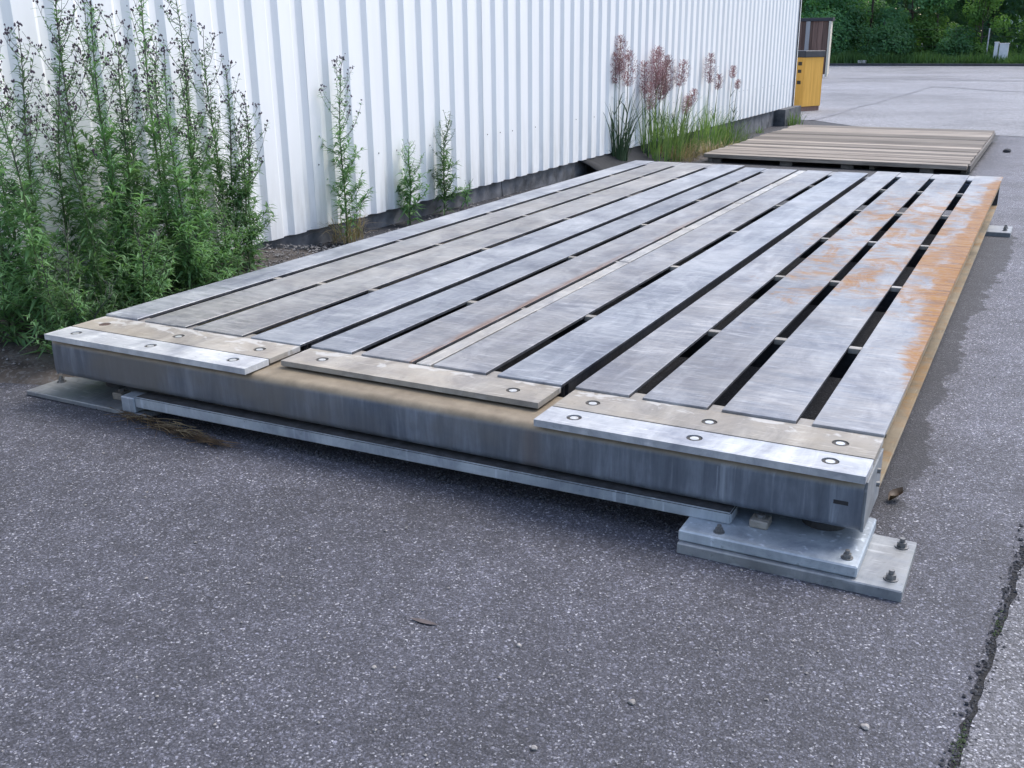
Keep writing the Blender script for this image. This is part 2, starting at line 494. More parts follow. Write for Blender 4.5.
def tube(V, F, pts, r0, r1, n=5):
    """append a tapered tube along pts"""
    base = len(V)
    m = len(pts)
    for i, p in enumerate(pts):
        p = Vector(p)
        d = (Vector(pts[min(i + 1, m - 1)]) - Vector(pts[max(i - 1, 0)]))
        d = d.normalized() if d.length > 1e-9 else Vector((0, 0, 1))
        a = d.cross(Vector((1, 0.2, 0.1)))
        a = a.normalized() if a.length > 1e-6 else Vector((0, 1, 0))
        b = d.cross(a)
        r = r0 + (r1 - r0) * i / max(1, m - 1)
        for j in range(n):
            t = 2 * math.pi * j / n
            V.append(p + (a * math.cos(t) + b * math.sin(t)) * r)
    for i in range(m - 1):
        for j in range(n):
            F.append((base + i * n + j, base + i * n + (j + 1) % n, base + (i + 1) * n + (j + 1) % n, base + (i + 1) * n + j))
    F.append(tuple(base + (m - 1) * n + j for j in range(n)))
def sm(t):
    t = max(0, min(1, t)); return t * t * (3 - 2 * t)
def gz(y):
    """height of the yard: it falls a little towards the far lot"""
    return -.15 * sm((y - 3) / 10)

# ------------------------------------------------------------------ ground
def build_ground():
    xs = [-400, -120, -40, -15, -6, -3, -1.5, 0, 1.5, 3, 4.5, 7, 12, 25, 60, 160, 400]
    ys = [-60, -20, -8, -4] + [i * .5 for i in range(-6, 33)] + [18, 22, 30, 45, 57, 80, 160, 400, 900]
    V = [(x, y, gz(y)) for y in ys for x in xs]
    n = len(xs)
    F = [(j * n + i, j * n + i + 1, (j + 1) * n + i + 1, (j + 1) * n + i) for j in range(len(ys) - 1) for i in range(n - 1)]
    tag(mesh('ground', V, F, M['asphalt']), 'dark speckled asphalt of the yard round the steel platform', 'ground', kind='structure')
    # far lot asphalt, older, with grazing sky sheen painted into its pale tone
    rnd = random.Random(3)
    left = [(-1.3, 17.2), (-.9, 18.0)]
    near = [(-1.6, 17.0), (-.7, 17.3), (.2, 16.2), (1.5, 15.4), (3.2, 15.0), (6, 14.6), (12, 14.0), (30, 13.5)]
    V = []
    for (x, y) in near:
        V.append((x, y, gz(y) + .004))
    for (x, y) in near:
        yy = 16.9 if y < 16.9 else y + .2
        V.append((x - .2, max(yy, y + .3), gz(yy) + .004))
    far = [(-60 if i == 0 else near[i][0] * 2.0, 56.0) for i in range(len(near))]
    for (x, y) in far:
        V.append((x, y, gz(y) + .004))
    n = len(near)
    F = []
    for j in range(2):
        for i in range(n - 1):
            F.append((j * n + i, j * n + i + 1, (j + 1) * n + i + 1, (j + 1) * n + i))
    tag(mesh('paved_lot', V, F, M['asphalt_lot']), 'older paving of the far lot before the trees, paled with painted sky sheen', 'lot', kind='structure')
    # paler old surface right of the long crack
    V = []; F = []
    prev = None
    edge = []
    y = -6.0
    while y < 14.5:
        base = 3.281 + (y + .686) * .0865 if y < .5 else 3.384 + (y - .5) * .115
        x = base + .012 * mnoise.noise(Vector((y * 9, 1, 0))) + .010 * mnoise.noise(Vector((y * 30, 2, 0))) + .022
        edge.append((x, y)); y += .03 if y < 2.5 else .25
    for (x, y) in edge:
        z = gz(y) + .004
        V += [(x, y, z - .02), (x, y, z), (x + 1.2, y, z), (x + 14, y, z)]
    for i in range(len(edge) - 1):
        a = i * 4; b = a + 4
        for q in range(3):
            F.append((a + q, a + q + 1, b + q + 1, b + q))
    tag(mesh('old_pavement', V, F, M['asphalt_old']), 'paler older asphalt right of the long crack', 'pavement', kind='structure')
    # dirt in the crack
    V = []; F = []
    for i, (x, y) in enumerate(edge):
        w = .010 + .010 * mnoise.noise(Vector((y * 14, 5, 0))) + .006 * rnd.random()
        z = gz(y) + .002
        V += [(x - max(.003, w), y, z), (x + .004, y, z)]
    for i in range(len(edge) - 1):
        F.append((i * 2, i * 2 + 1, i * 2 + 3, i * 2 + 2))
    tag(mesh('crack_dirt', V, F, M['crack']), 'dark crack line along the edge of the old asphalt', 'crack', kind='structure')
    # broken crumbs along the crack
    V = []; F = []
    for i in range(2600):
        y = rnd.uniform(-1.2, 2.4)
        base = 3.281 + (y + .686) * .0865 if y < .5 else 3.384 + (y - .5) * .115
        x = base + rnd.gauss(.014, .011)
        stone(V, F, Vector((x, y, .003)), .0012 + .0055 * rnd.random() ** 3, rnd)
    tag(mesh('crack_crumbs', V, F, M['crumb']), 'loose dark asphalt crumbs lying along the crack', 'crumbs', kind='stuff')
    V = []; F = []
    for i in range(130):
        y = rnd.choice((-.66, -.60, -.1)) + rnd.gauss(0, .035)
        base = 3.281 + (y + .686) * .0865
        stone(V, F, Vector((base + .012 + rnd.gauss(0, .006), y, .004)), rnd.uniform(.0012, .0035), rnd)
    tag(mesh('crack_moss', V, F, M['moss']), 'small cushions of green moss growing in the crack', 'moss', kind='stuff')
    # tar seams of the far lot
    def seam(name, pts, w, label):
        V = []; F = []
        for i, (x, y) in enumerate(pts):
            d = Vector(pts[min(i + 1, len(pts) - 1)]) - Vector(pts[max(i - 1, 0)])
            nrm = Vector((-d.y, d.x)).normalized() * w
            V += [(x - nrm.x, y - nrm.y, gz(y) + .009), (x + nrm.x, y + nrm.y, gz(y) + .009)]
        for i in range(len(pts) - 1):
            F.append((2 * i, 2 * i + 1, 2 * i + 3, 2 * i + 2))
        tag(mesh(name, V, F, M['tar_lot']), label, 'seam', kind='structure')
    k = NT('tar_lot'); n = k.noise(k.pos(), 3, 4, .6)
    M['tar_lot'] = k.fin(k.ramp(n, [(.3, (.10, .10, .115)), (.7, (.20, .20, .22))]), .7)
    seam('tar_seam', [(-.70 + .57 * t + .03 * math.sin(t * 19), 17.2 + 14.4 * t) for t in [i / 20 for i in range(21)]], .05, 'dark tar seam running away from the warehouse corner')
    seam('tar_seam', [(-.13 + 6 * t, 31.6 - 5.5 * t + .25 * math.sin(t * 14)) for t in [i / 20 for i in range(21)]], .16, 'dark tar seam crossing the far lot to the right')
    seam('tar_seam', [(-4 + 14 * t, 38 - 2.5 * t + .3 * math.sin(t * 11)) for t in [i / 20 for i in range(21)]], .45, 'broad dark repair band across the far lot')

def stone(V, F, c, r, rnd):
    b = len(V)
    s = (r * rnd.uniform(.7, 1.3), r * rnd.uniform(.7, 1.3), r * rnd.uniform(.45, .9))
    rot = rnd.uniform(0, 6.28)
    P = []
    for k in range(4):
        t = rot + k * math.pi / 2 + rnd.uniform(-.3, .3)
        P.append(c + Vector((s[0] * math.cos(t), s[1] * math.sin(t), rnd.uniform(-.2, .25) * s[2])))
    V.append(c + Vector((rnd.uniform(-.3, .3) * r, rnd.uniform(-.3, .3) * r, s[2])))
    V.extend(P)
    V.append(c + Vector((0, 0, -s[2])))
    for k in range(4):
        F.append((b, b + 1 + k, b + 1 + (k + 1) % 4))
        F.append((b + 5, b + 1 + (k + 1) % 4, b + 1 + k))

def build_soil():
    rnd = random.Random(8)
    V = []; F = []
    nx = 26; ys = [-5 + i * .1 for i in range(180)]
    for y in ys:
        # right edge of the strip: runs out under the platform, pulls back in front of it
        e = -.62 + 1.0 * sm((y + .05) / .35)
        e += .10 * mnoise.noise(Vector((y * 2.3, 4, 0))) + .05 * mnoise.noise(Vector((y * 7, 4, 0)))
        if y > 6.6:
            e = min(e, -.15 - .35 * sm((y - 7) / 2.5) + .1 * mnoise.noise(Vector((y * 3, 9, 0))))
        for i in range(nx):
            t = i / (nx - 1)
            x = -1.12 + (e + 1.12) * t
            h = .012 + (.11 * (1 - sm((y - 2.3) / .7)) - .03) * (1 - t) ** 1.5 + .02 * mnoise.noise(Vector((x * 4, y * 4, 0))) + .008 * mnoise.noise(Vector((x * 15, y * 15, 2)))
            h *= sm((1 - t) * 5)
            V.append((x, y, gz(y) + h - .004 * (t > .97)))
    for j in range(len(ys) - 1):
        for i in range(nx - 1):
            a = j * nx + i
            F.append((a, a + 1, a + nx + 1, a + nx))
    tag(mesh('soil_strip', V, F, M['soil'], smooth=True), 'strip of dark soil and grit along the warehouse wall', 'soil', kind='structure')
    V = []; F = []
    for i in range(2600):
        y = rnd.uniform(-.2, 8.5) if rnd.random() < .7 else rnd.uniform(1.8, 3.2)
        x = rnd.uniform(-1.02, -.05) if y > .15 else rnd.uniform(-1.02, -.6)
        stone(V, F, Vector((x, y, gz(y) + .016 + (.11 * max(0, (-x - .1) / 1.0) ** 1.5 * (1 - sm((y - 2.3) / .7))))), rnd.uniform(.004, .013), rnd)
    tag(mesh('grit', V, F, M['gravel']), 'loose grey grit on the soil strip by the wall', 'grit', kind='stuff')
    # scattered chips on the asphalt
    V = []; F = []
    for i in range(700):
        x = rnd.uniform(-.6, 4.6); y = rnd.uniform(-1.9, -.05)
        if x > 3.1: y = rnd.uniform(-1.5, 4)
        stone(V, F, Vector((x, y, .003)), rnd.uniform(.002, .0045), rnd)
    tag(mesh('loose_chips', V, F, M['stone']), 'tiny pale stone chips scattered over the asphalt', 'chips', kind='stuff')
    for (x, y, r, lab) in [(2.682, -.767, .008, 'pinkish pebble lying on the open asphalt in the foreground'), (2.564, -.988, .007, 'pale pebble on the asphalt nearest the bottom of the view'),
                           (3.127, -.633, .009, 'pale pebble on the asphalt left of the long crack'), (2.376, -.686, .006, 'white pebble on the asphalt in the middle foreground'),
                           (2.129, -.906, .006, 'pale pebble in the left foreground on the asphalt'), (2.79, 12.6, .05, 'dark stone lying right of the wooden platform')]:
        bm = bmesh.new()
        bmesh.ops.create_icosphere(bm, subdivisions=2, radius=r)
        for v in bm.verts:
            v.co *= 1 + .35 * mnoise.noise(v.co / r * 1.3 + Vector((x * 7, y, 0)))
            v.co.z *= .6
            v.co += Vector((x, y, gz(y) + r * .4))
        tag(bm_obj('pebble', bm, M['stone'] if r < .03 else M['crumb'], smooth=False), lab, 'pebble')

build_ground()
build_soil()

# ------------------------------------------------------------------ warehouse
def build_warehouse():
    w = empty('warehouse', (-1.05, 8, 0))
    tag(w, 'long warehouse clad in white ribbed metal sheets on a concrete plinth', 'building')
    P = .232
    prof = [(0, 0), (.117, 0), (.152, -.026), (.197, -.026)]      # (along Y, in X)
    y_end = 16.86
    zb, zt = .122, 5.2
    nper = 5
    def panel(y1):
        V = []; F = []
        pts = []
        for k in range(nper):
            for (a, d) in prof:
                pts.append((y1 - nper * P + k * P + a, -1.0 + d))
        pts.append((y1, -1.0))
        th = .004
        for (yy, xx) in pts:
            V += [(xx, yy, zb), (xx, yy, zt)]
        for (yy, xx) in pts:
            V += [(xx - th, yy, zb), (xx - th, yy, zt)]
        n = len(pts)
        for i in range(n - 1):
            a = 2 * i
            F.append((a, a + 2, a + 3, a + 1))
            b = 2 * n + 2 * i
            F.append((b, b + 1, b + 3, b + 2))
            F.append((a, b, b + 2, a + 2))
            F.append((a + 1, a + 3, b + 3, b + 1))
        return V, F
    first = None
    y = y_end
    i = 0
    while y > -6:
        if first is None:
            V, F = panel(y)
            o = mesh('cladding_panel', V, F, M['clad'], w)
            first = (o, y)
        else:
            me = first[0].data
            o = link('cladding_panel', me, WP[first[0].name] + Vector((.0012 * (i % 2), y - first[1], 0)), w)
        y -= nper * P
        i += 1
    ystart = y
    # far end wall, roof, flashing
    box('end_wall', -14, -1.06, 16.80, 16.855, .1, 5.2, M['clad'], w, 0)
    box('roof', -14.2, -.9, ystart, 16.95, 5.21, 5.3, M['dark_lid'], w, 0)
    box('back_wall', -14.1, -14.0, ystart, 16.8, -.2, 5.2, M['clad'], w, 0)
    box('near_end_wall', -14.0, -1.06, ystart, ystart + .05, -.2, 5.2, M['clad'], w, 0)
    box('corner_flashing', -1.045, -.988, 16.862, 16.93, .10, 5.2, M['clad'], w, .003)
    box('corner_seal', -.996, -.982, 16.845, 16.861, .10, 5.2, M['dark_lid'], w, 0)
    # plinth in cast lengths
    yy = ystart
    rnd = random.Random(5)
    while yy < 15.7:
        L = min(rnd.uniform(1.6, 2.2), 15.75 - yy)
        if L < .3: break
        bm = bmesh.new()
        bm_box(bm, -1.3, -1.05 + rnd.uniform(-.006, .006), yy, yy + L - .012, -.35, .124)
        bmesh.ops.subdivide_edges(bm, edges=bm.edges[:], cuts=6, use_grid_fill=True)
        for v in bm.verts:
            if v.co.x > -1.1:
                v.co.x += .008 * mnoise.noise(v.co * 4) + .006 * mnoise.noise(v.co * 13)
        bm_obj('plinth_block', bm, M['concrete'], w)
        yy += L
    bm = bmesh.new()
    bm_box(bm, -1.3, -.86, 15.76, 16.96, -.4, .128)
    bmesh.ops.subdivide_edges(bm, edges=bm.edges[:], cuts=5, use_grid_fill=True)
    for v in bm.verts:
        v.co += Vector((1, .4, .3)) * (.012 * mnoise.noise(v.co * 5))
    bm_obj('corner_pier', bm, M['concrete_dark'], w)
    # fixing screws in a row low on the sheets
    V = []; F = []
    y = y_end + .058
    while y > -3:
        y -= P
        z = .545 + .004 * math.sin(y * 31)
        if rnd.random() < .55: continue
        b = len(V)
        for k in range(6):
            t = k * math.pi / 3
            V.append((-.9955, y + .006 * math.cos(t), z + .006 * math.sin(t)))
        V.append((-.991, y, z))
        for k in range(6):
            F.append((b + 6, b + k, b + (k + 1) % 6))
    tag(mesh('screws', V, F, M['rubber'], w), kind='stuff')
build_warehouse()

# ------------------------------------------------------------------ weighbridge
DZ = .27         # height of the deck above the asphalt
def build_weighbridge():
    w = empty('weighbridge', (1.5, 3.1, 0))
    tag(w, 'low galvanised steel vehicle scale platform with long slotted deck planks', 'weighbridge')
    # bolt meshes (shared)
    def bolt_mesh(name, r, h, mat, mat2, n=14, ring=True):
        bm = bmesh.new()
        cyl_bm(bm, (0, 0), r, 0, h, n, r * .86)
        me = bpy.data.meshes.new(name)
        bmesh.ops.recalc_face_normals(bm, faces=bm.faces[:])
        bm.to_mesh(me); bm.free()
        me.materials.append(mat)
        return me
    me_bolt = bolt_mesh('bolt', .0145, .0135, M['bolt'], None)
    me_cup = bolt_mesh('bolt_seat', .0228, .004, M['bolt_dark'], None)
    me_rust = bolt_mesh('rust_bolt', .024, .010, M['rust_disc'], None)
    def bolt(x, y, parent, kind=0):
        zt = DZ
        o = link('bolt_seat', me_cup, (x, y, zt - .0065), parent)
        b = link('bolt', me_bolt if kind == 0 else me_rust, (x, y, zt - (.0145 if kind == 0 else .0105)), parent)
        if kind:
            tag(b, 'rusted dark bolt in a wide hole')
    bars_y = [1.12, 2.14, 3.17, 4.21, 5.22]
    secs = [
        (0.0, .988, [(0, .176), (.214, .430), (.470, .714), (.756, .988)], ['plank_blue', 'plank_tan', 'plank_tan', 'plank_blue'], True, 6.27, [.097, .486, .878]),
        (1.036, 2.026, [(1.036, 1.214), (1.256, 1.466), (1.552, 1.752), (1.796, 2.026)], ['plank_blue', 'plank', 'plank', 'plank_blue'], False, 6.13, [1.157, 1.902]),
        (2.075, 3.0, [(2.075, 2.253), (2.298, 2.500), (2.545, 2.760), (2.806, 3.0)], ['plank', 'plank', 'plank', 'plank'], True, 6.28, [2.174, 2.536, 2.901]),
    ]
    names = ['left', 'middle', 'right']
    for si, (x0, x1, pl, pm, strip, yend, bx) in enumerate(secs):
        # frame: two side joists and seven cross joists below the planks
        bm = bmesh.new()
        bm_box(bm, x0 + .004, x0 + .016, .36, yend - .01, DZ - .115, DZ - .0045)
        if si < 2:
            bm_box(bm, x1 - .016, x1 - .004, .36, yend - .01, DZ - .115, DZ - .0045)
        else:
            bm_box(bm, x1 - .110, x1 - .100, .36, yend - .01, DZ - .157, DZ - .0255)
        for yy in [.345] + bars_y + [yend - .16]:
            bm_box(bm, x0 + .018, x1 - .112 if si == 2 else x1 - .018, yy - .006, yy + .006, DZ - .112, DZ - .0145)
        fr = bm_obj('deck_section', bm, M['frame'], w)
        tag(fr, ['deck section nearest the white wall, with dusty planks', 'deck section in the middle, with the pale centre strip', 'deck section on the right, with rust on its planks'][si])
        for (a, b), mm in zip(pl, pm):
            dz = random.Random(a).uniform(-.0012, .0012)
            o = box('plank', a, b, .296, yend, DZ - .004, DZ + .007 + dz, M[mm], fr, .0012)
            o.data.materials.append(M['edge'])          # slot shade painted dark on the long cut edges
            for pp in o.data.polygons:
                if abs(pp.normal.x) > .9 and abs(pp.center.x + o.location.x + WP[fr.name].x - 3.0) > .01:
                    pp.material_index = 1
        # cover plate and front strip, with holes
        holes = [(x, .203) for x in bx]
        holed_plate('cover_plate', x0, x1, .129, .294, DZ - .018, DZ, holes, .023, M['plate_tan'], fr)
        if strip:
            hs = [(x, .065) for x in bx]
            holed_plate('front_strip', x0, x1, 0, .122, DZ - .021, DZ, hs, .023, M['front_strip'], fr)
            for q, (x, y) in enumerate(hs):
                bolt(x, y, fr)
        for q, (x, y) in enumerate(holes):
            bolt(x, y, fr, 1 if (si == 0 and q == 0) else 0)
        # bars bridging the slots
        for i in range(3):
            ga, gb = pl[i][1], pl[i + 1][0]
            if si == 1 and i == 1:
                continue
            box('end_tongue', ga + .0015, gb - .0015, .2945, .352, DZ - .012, DZ - .0015, M['bar'], fr, .001)
            for yy in bars_y:
                box('slot_bar', ga - .004 + .0055, gb - .0015, yy - .016, yy + .016, DZ - .014, DZ + .0052, M['bar'], fr, .001)
            box('end_tongue', ga + .0015, gb - .0015, 6.0 if si != 1 else 5.9, yend - .002, DZ - .012, DZ + .004, M['plank'], fr, .001)
        if si == 1:
            ys = [.297] + bars_y + [yend]
            for i in range(len(ys) - 1):
                box('centre_strip', 1.482, 1.537, ys[i] + (.002 if i else 0), ys[i + 1] - .002, DZ - .012, DZ + .0045 - .002 * (i % 2), M['strip'], fr, .0015)
            for yy in bars_y:
                box('slot_bar', 1.4672, 1.4812, yy - .014, yy + .014, DZ - .014, DZ + .002, M['bar'], fr, 0)
                box('slot_bar', 1.5378, 1.5508, yy - .014, yy + .014, DZ - .014, DZ + .002, M['bar'], fr, 0)
    # rounded front beam
    def rbeam(name, y0, y1, z0, z1, x0, x1, r, mat):
        prof = []
        for (cy, cz, a0) in [(y1 - r, z1 - r, 0), (y0 + r, z1 - r, 90), (y0 + r, z0 + r, 180), (y1 - r, z0 + r, 270)]:
            for k in range(6):
                t = R(a0 + k * 18)
                prof.append((cy + r * math.cos(t), cz + r * math.sin(t)))
        xs = [x0 + (x1 - x0) * i / 24 for i in range(25)]
        V = [(x, py, pz) for x in xs for (py, pz) in prof]
        n = len(prof); F = []
        for i in range(len(xs) - 1):
            for j in range(n):
                F.append((i * n + j, (i + 1) * n + j, (i + 1) * n + (j + 1) % n, i * n + (j + 1) % n))
        F.append(tuple(range(n))[::-1]); F.append(tuple((len(xs) - 1) * n + j for j in range(n)))
        bm = bmesh.new()
        vs = [bm.verts.new(v) for v in V]
        for f in F: bm.faces.new([vs[q] for q in f])
        o = bm_obj(name, bm, mat, w)
        for p in o.data.polygons:
            p.use_smooth = len(p.vertices) == 4
        return o
    fb = rbeam('front_beam', .022, .300, DZ - .170, DZ - .0265, .004, 2.996, .028, M['beam_top'])
    rbeam('rear_beam', 6.00, 6.12, DZ - .170, DZ - .018, .004, 2.996, .018, M['beam'])
    # small rust slot and weld seams on the beam face
    box('beam_slot', 2.925, 2.962, .0212, .0235, DZ - .097, DZ - .086, M['rubber'], fb, 0)
    box('weld_seam', 2.6165, 2.6205, .0205, .0235, DZ - .14, DZ - .052, M['beam'], fb, 0)
    # side channels: open to the outside, dusty lower flange
    for sx, xo in ((1, 3.0), (-1, 0.0)):
        a, b = (xo - .10, xo - .001) if sx > 0 else (xo + .001, xo + .10)
        box('side_flange', a, b, .305, 5.995, DZ - .170, DZ - .158, M['flange'], w, .002)
        box('side_flange', a, b, .36, 5.995, DZ - .025, DZ - .0137, M['flange'], w, .001)
        e0, e1 = (xo - .0045, xo + .0035) if sx > 0 else (xo - .0035, xo + .0045)
        sp = box('side_plate', e0, e1, .03, .285, DZ - .168, DZ - .0275, M['galv_plate'], w, .001)
        if sx > 0:
            for (yy, zz) in [(.20, DZ - .06), (.215, DZ - .105)]:
                bm = bmesh.new(); cyl_bm(bm, (0, 0), .008, 0, .008, 8)
                bmesh.ops.rotate(bm, verts=bm.verts[:], cent=(0, 0, 0), matrix=Matrix.Rotation(R(90), 3, 'Y'))
                bmesh.ops.translate(bm, verts=bm.verts[:], vec=(xo + .0035, yy, zz))
                bm_obj('bolt', bm, M['hex'], sp)
        box('end_gusset', a, b, 5.90, 5.912, DZ - .157, DZ - .026, M['frame'], w, 0)
    # flat rail under the front beam
    bm = bmesh.new()
    for v in bm_box(bm, .44, 2.668, .0, .07, 0, 1):
        t = (v.co.x - .44) / 2.228
        v.co.z = (.043 + .0192 * t) if v.co.z < .5 else (.085 + .012 * t)
    bmesh.ops.bevel(bm, geom=bm.edges[:], offset=.004, segments=2, affect='EDGES')
    o = bm_obj('front_rail', bm, M['galv'], w)
    o.data.materials.append(M['rail_top'])              # darker tone on the top face
    for pp in o.data.polygons:
        if pp.normal.z > .995: pp.material_index = 1
    box('rail_bracket', .372, .4395, -.004, .066, .0205, .080, M['galv'], w, .004)
    # base plates and anchor bolts
    def hexbolt(x, y, z, parent, s=1.0, rot=0.0):
        bm = bmesh.new()
        cyl_bm(bm, (x, y), .018 * s, z, z + .003 * s, 14)
        cyl_bm(bm, (x, y), .0125 * s, z + .0031 * s, z + .015 * s, 6, rot=rot)
        cyl_bm(bm, (x, y), .0072 * s, z + .0151 * s, z + .026 * s, 8)
        return bm_obj('anchor_bolt', bm, M['hex'], parent)
    b1 = box('base_plate', 2.552, 3.125, -.100, .19, -.01, .029, M['galv_plate'], w, .003)
    b2 = box('base_plate', 2.550, 3.014, -.086, .22, .0295, .0615, M['galv'], w, .004)
    hexbolt(3.092, .142, .029, b1, 1, .3); hexbolt(3.091, -.047, .029, b1, 1, .8)
    hexbolt(2.652, -.052, .0615, b2, .85, .1); hexbolt(2.982, -.046, .0615, b2, .85, .5)
    box('shim_block', 2.715, 2.765, .012, .062, .062, .084, M['bar'], w, .003)
    hb = bmesh.new(); cyl_bm(hb, (2.74, .037), .012, .0842, .095, 6); bm_obj('nut', hb, M['hex'], w)
    bm = bmesh.new(); cyl_bm(bm, (2.89, .14), .062, .062, .098, 22, .056); cyl_bm(bm, (2.89, .14), .045, .0981, .0995, 20)
    bm_obj('load_cell_foot', bm, M['rubber'], w)
    l1 = box('base_plate', -.16, .49, -.002, .30, .001, .020, M['galv_plate'], w, .003)
    hexbolt(-.12, .135, .020, l1, 1, .2); hexbolt(-.12, .245, .020, l1, 1, .7)
    box('shim_block', .235, .285, .075, .125, .0205, .048, M['bar'], w, .003)
    hb = bmesh.new(); cyl_bm(hb, (.26, .10), .012, .0482, .060, 6); bm_obj('nut', hb, M['hex'], w)
    bm = bmesh.new(); cyl_bm(bm, (.11, .235), .062, .0205, .06, 22, .056); cyl_bm(bm, (.11, .235), .045, .0601, .0995, 20)
    bm_obj('load_cell_foot', bm, M['rubber'], w)
    # rear feet
    for (xa, xb, bx) in ((2.58, 3.13, 3.09), (-.13, .42, -.09)):
        zg = gz(5.6)
        rp = box('base_plate', xa, xb, 5.33, 5.62, zg - .005, zg + .035, M['galv_plate'], w, .003)
        for q in (0, .1):
            hexbolt(bx, 5.42 + q, zg + .035, rp)
        bm = bmesh.new(); cyl_bm(bm, ((xa + xb) / 2 + (.05 if xa > 1 else -.05), 5.48), .06, zg + .0355, DZ - .1705, 18)
        bm_obj('load_cell_foot', bm, M['rubber'], w)

# beam with a dusty top and bare streaked face
k = NT('beam_steel_dusty_top')
st = k.noise(k.pos((30, 30, 3.5)), 1, 6, .65, .3)
bl = k.noise(k.pos(), 5, 5, .6)
c = k.ramp(k.math('ADD', k.math('MULTIPLY', st, .6), k.math('MULTIPLY', bl, .4)), [(.34, (.075, .09, .115)), (.5, (.13, .15, .185)), (.64, (.215, .245, .29))])
n2 = k.noise(k.pos((1.1, 1, 1), off=(2, 3, 0)), 2.2, 5, .6)
x, y, z = k.xyz()
c = k.mix(k.math('MULTIPLY', k.ramp(n2, [(.38, 0.0), (.62, .75)]), k.math('SUBTRACT', 1.0, k.smooth(x, 1.7, 2.4))), c, (.155, .145, .13))
# pale zinc runs on the right half
zr = k.noise(k.pos((38, 38, 1.2), off=(5, 0, 2)), 1, 4, .6)
c = k.mix(k.math('MULTIPLY', k.ramp(zr, [(.55, 0.0), (.72, .55)]), k.smooth(x, 2.2, 2.6)), c, (.38, .42, .47))
# brown run below the step of the middle section
rr = k.math('MULTIPLY', k.smooth(k.math('ABSOLUTE', k.math('SUBTRACT', x, 2.055)), .05, .0), .55)
c = k.mix(k.math('MULTIPLY', rr, k.ramp(st, [(.35, .4), (.65, 1.0)])), c, (.15, .105, .08))
sep = k.n.new('ShaderNodeSeparateXYZ'); k.l(k.geo.outputs['Normal'], sep.inputs[0])
up = k.smooth(sep.outputs[2], .12, .6)
dn = k.noise(k.pos(), 14, 5, .65)
dust = k.ramp(dn, [(.3, (.19, .15, .10)), (.7, (.31, .255, .18))])
c = k.mix(k.math('MULTIPLY', up, .92), c, dust)
k.bump(st, .1, .002)
M['beam_top'] = k.fin(c, .5, .25)
build_weighbridge()

# ------------------------------------------------------------------ wooden platform
def build_platform():
    p = empty('wooden_platform', (1.05, 11.7, -.13))
    tag(p, 'low weathered wooden platform of wide boards behind the steel deck', 'platform')
    rnd = random.Random(21)
    zt = -.012
    y = 9.62; i = 0
    while y < 14.15:
        wd = rnd.choice([.16, .18, .2, .22])
        t = rnd.uniform(0, .006)
        f = (y - 9.62) / 4.5
        xl = -.43 + .05 * f + rnd.uniform(-.02, .03)
        xr = 2.53 + rnd.uniform(-.006, .008)
        bm = bmesh.new()
        bm_box(bm, xl, xr, y, y + wd - .012, zt - .045, zt + t)
        bmesh.ops.bevel(bm, geom=bm.edges[:], offset=.004, segments=1, affect='EDGES')
        for v in bm.verts:       # the platform is laid a touch askew
            v.co.y += (1.05 - v.co.x) * .055 * (1 - f * .4) + .0
        bm_obj('board', bm, M['board'], p)
        y += wd; i += 1
    for x in (-.38, .55, 1.5, 2.46):
        o = box('bearer', x, x + .055, 9.72, 14.1, zt - .125, zt - .0455, M['board_side'], p, .003)
    for x in (-.36, .5, 1.2, 2.05):
        box('foot_block', x, x + .14, 9.66 + (1.05 - x) * .055, 9.715 + (1.05 - x) * .055, -.135, zt - .0465, M['board_side'], p, .003)
    for y in (10.6, 11.9, 13.2):
        box('foot_block', 2.37, 2.455, y, y + .25, -.155, zt - .055, M['board_side'], p, .003)
    box('side_board', 2.536, 2.558, 9.62, 14.05, zt - .075, zt - .004, M['board_side'], p, .003)
build_platform()

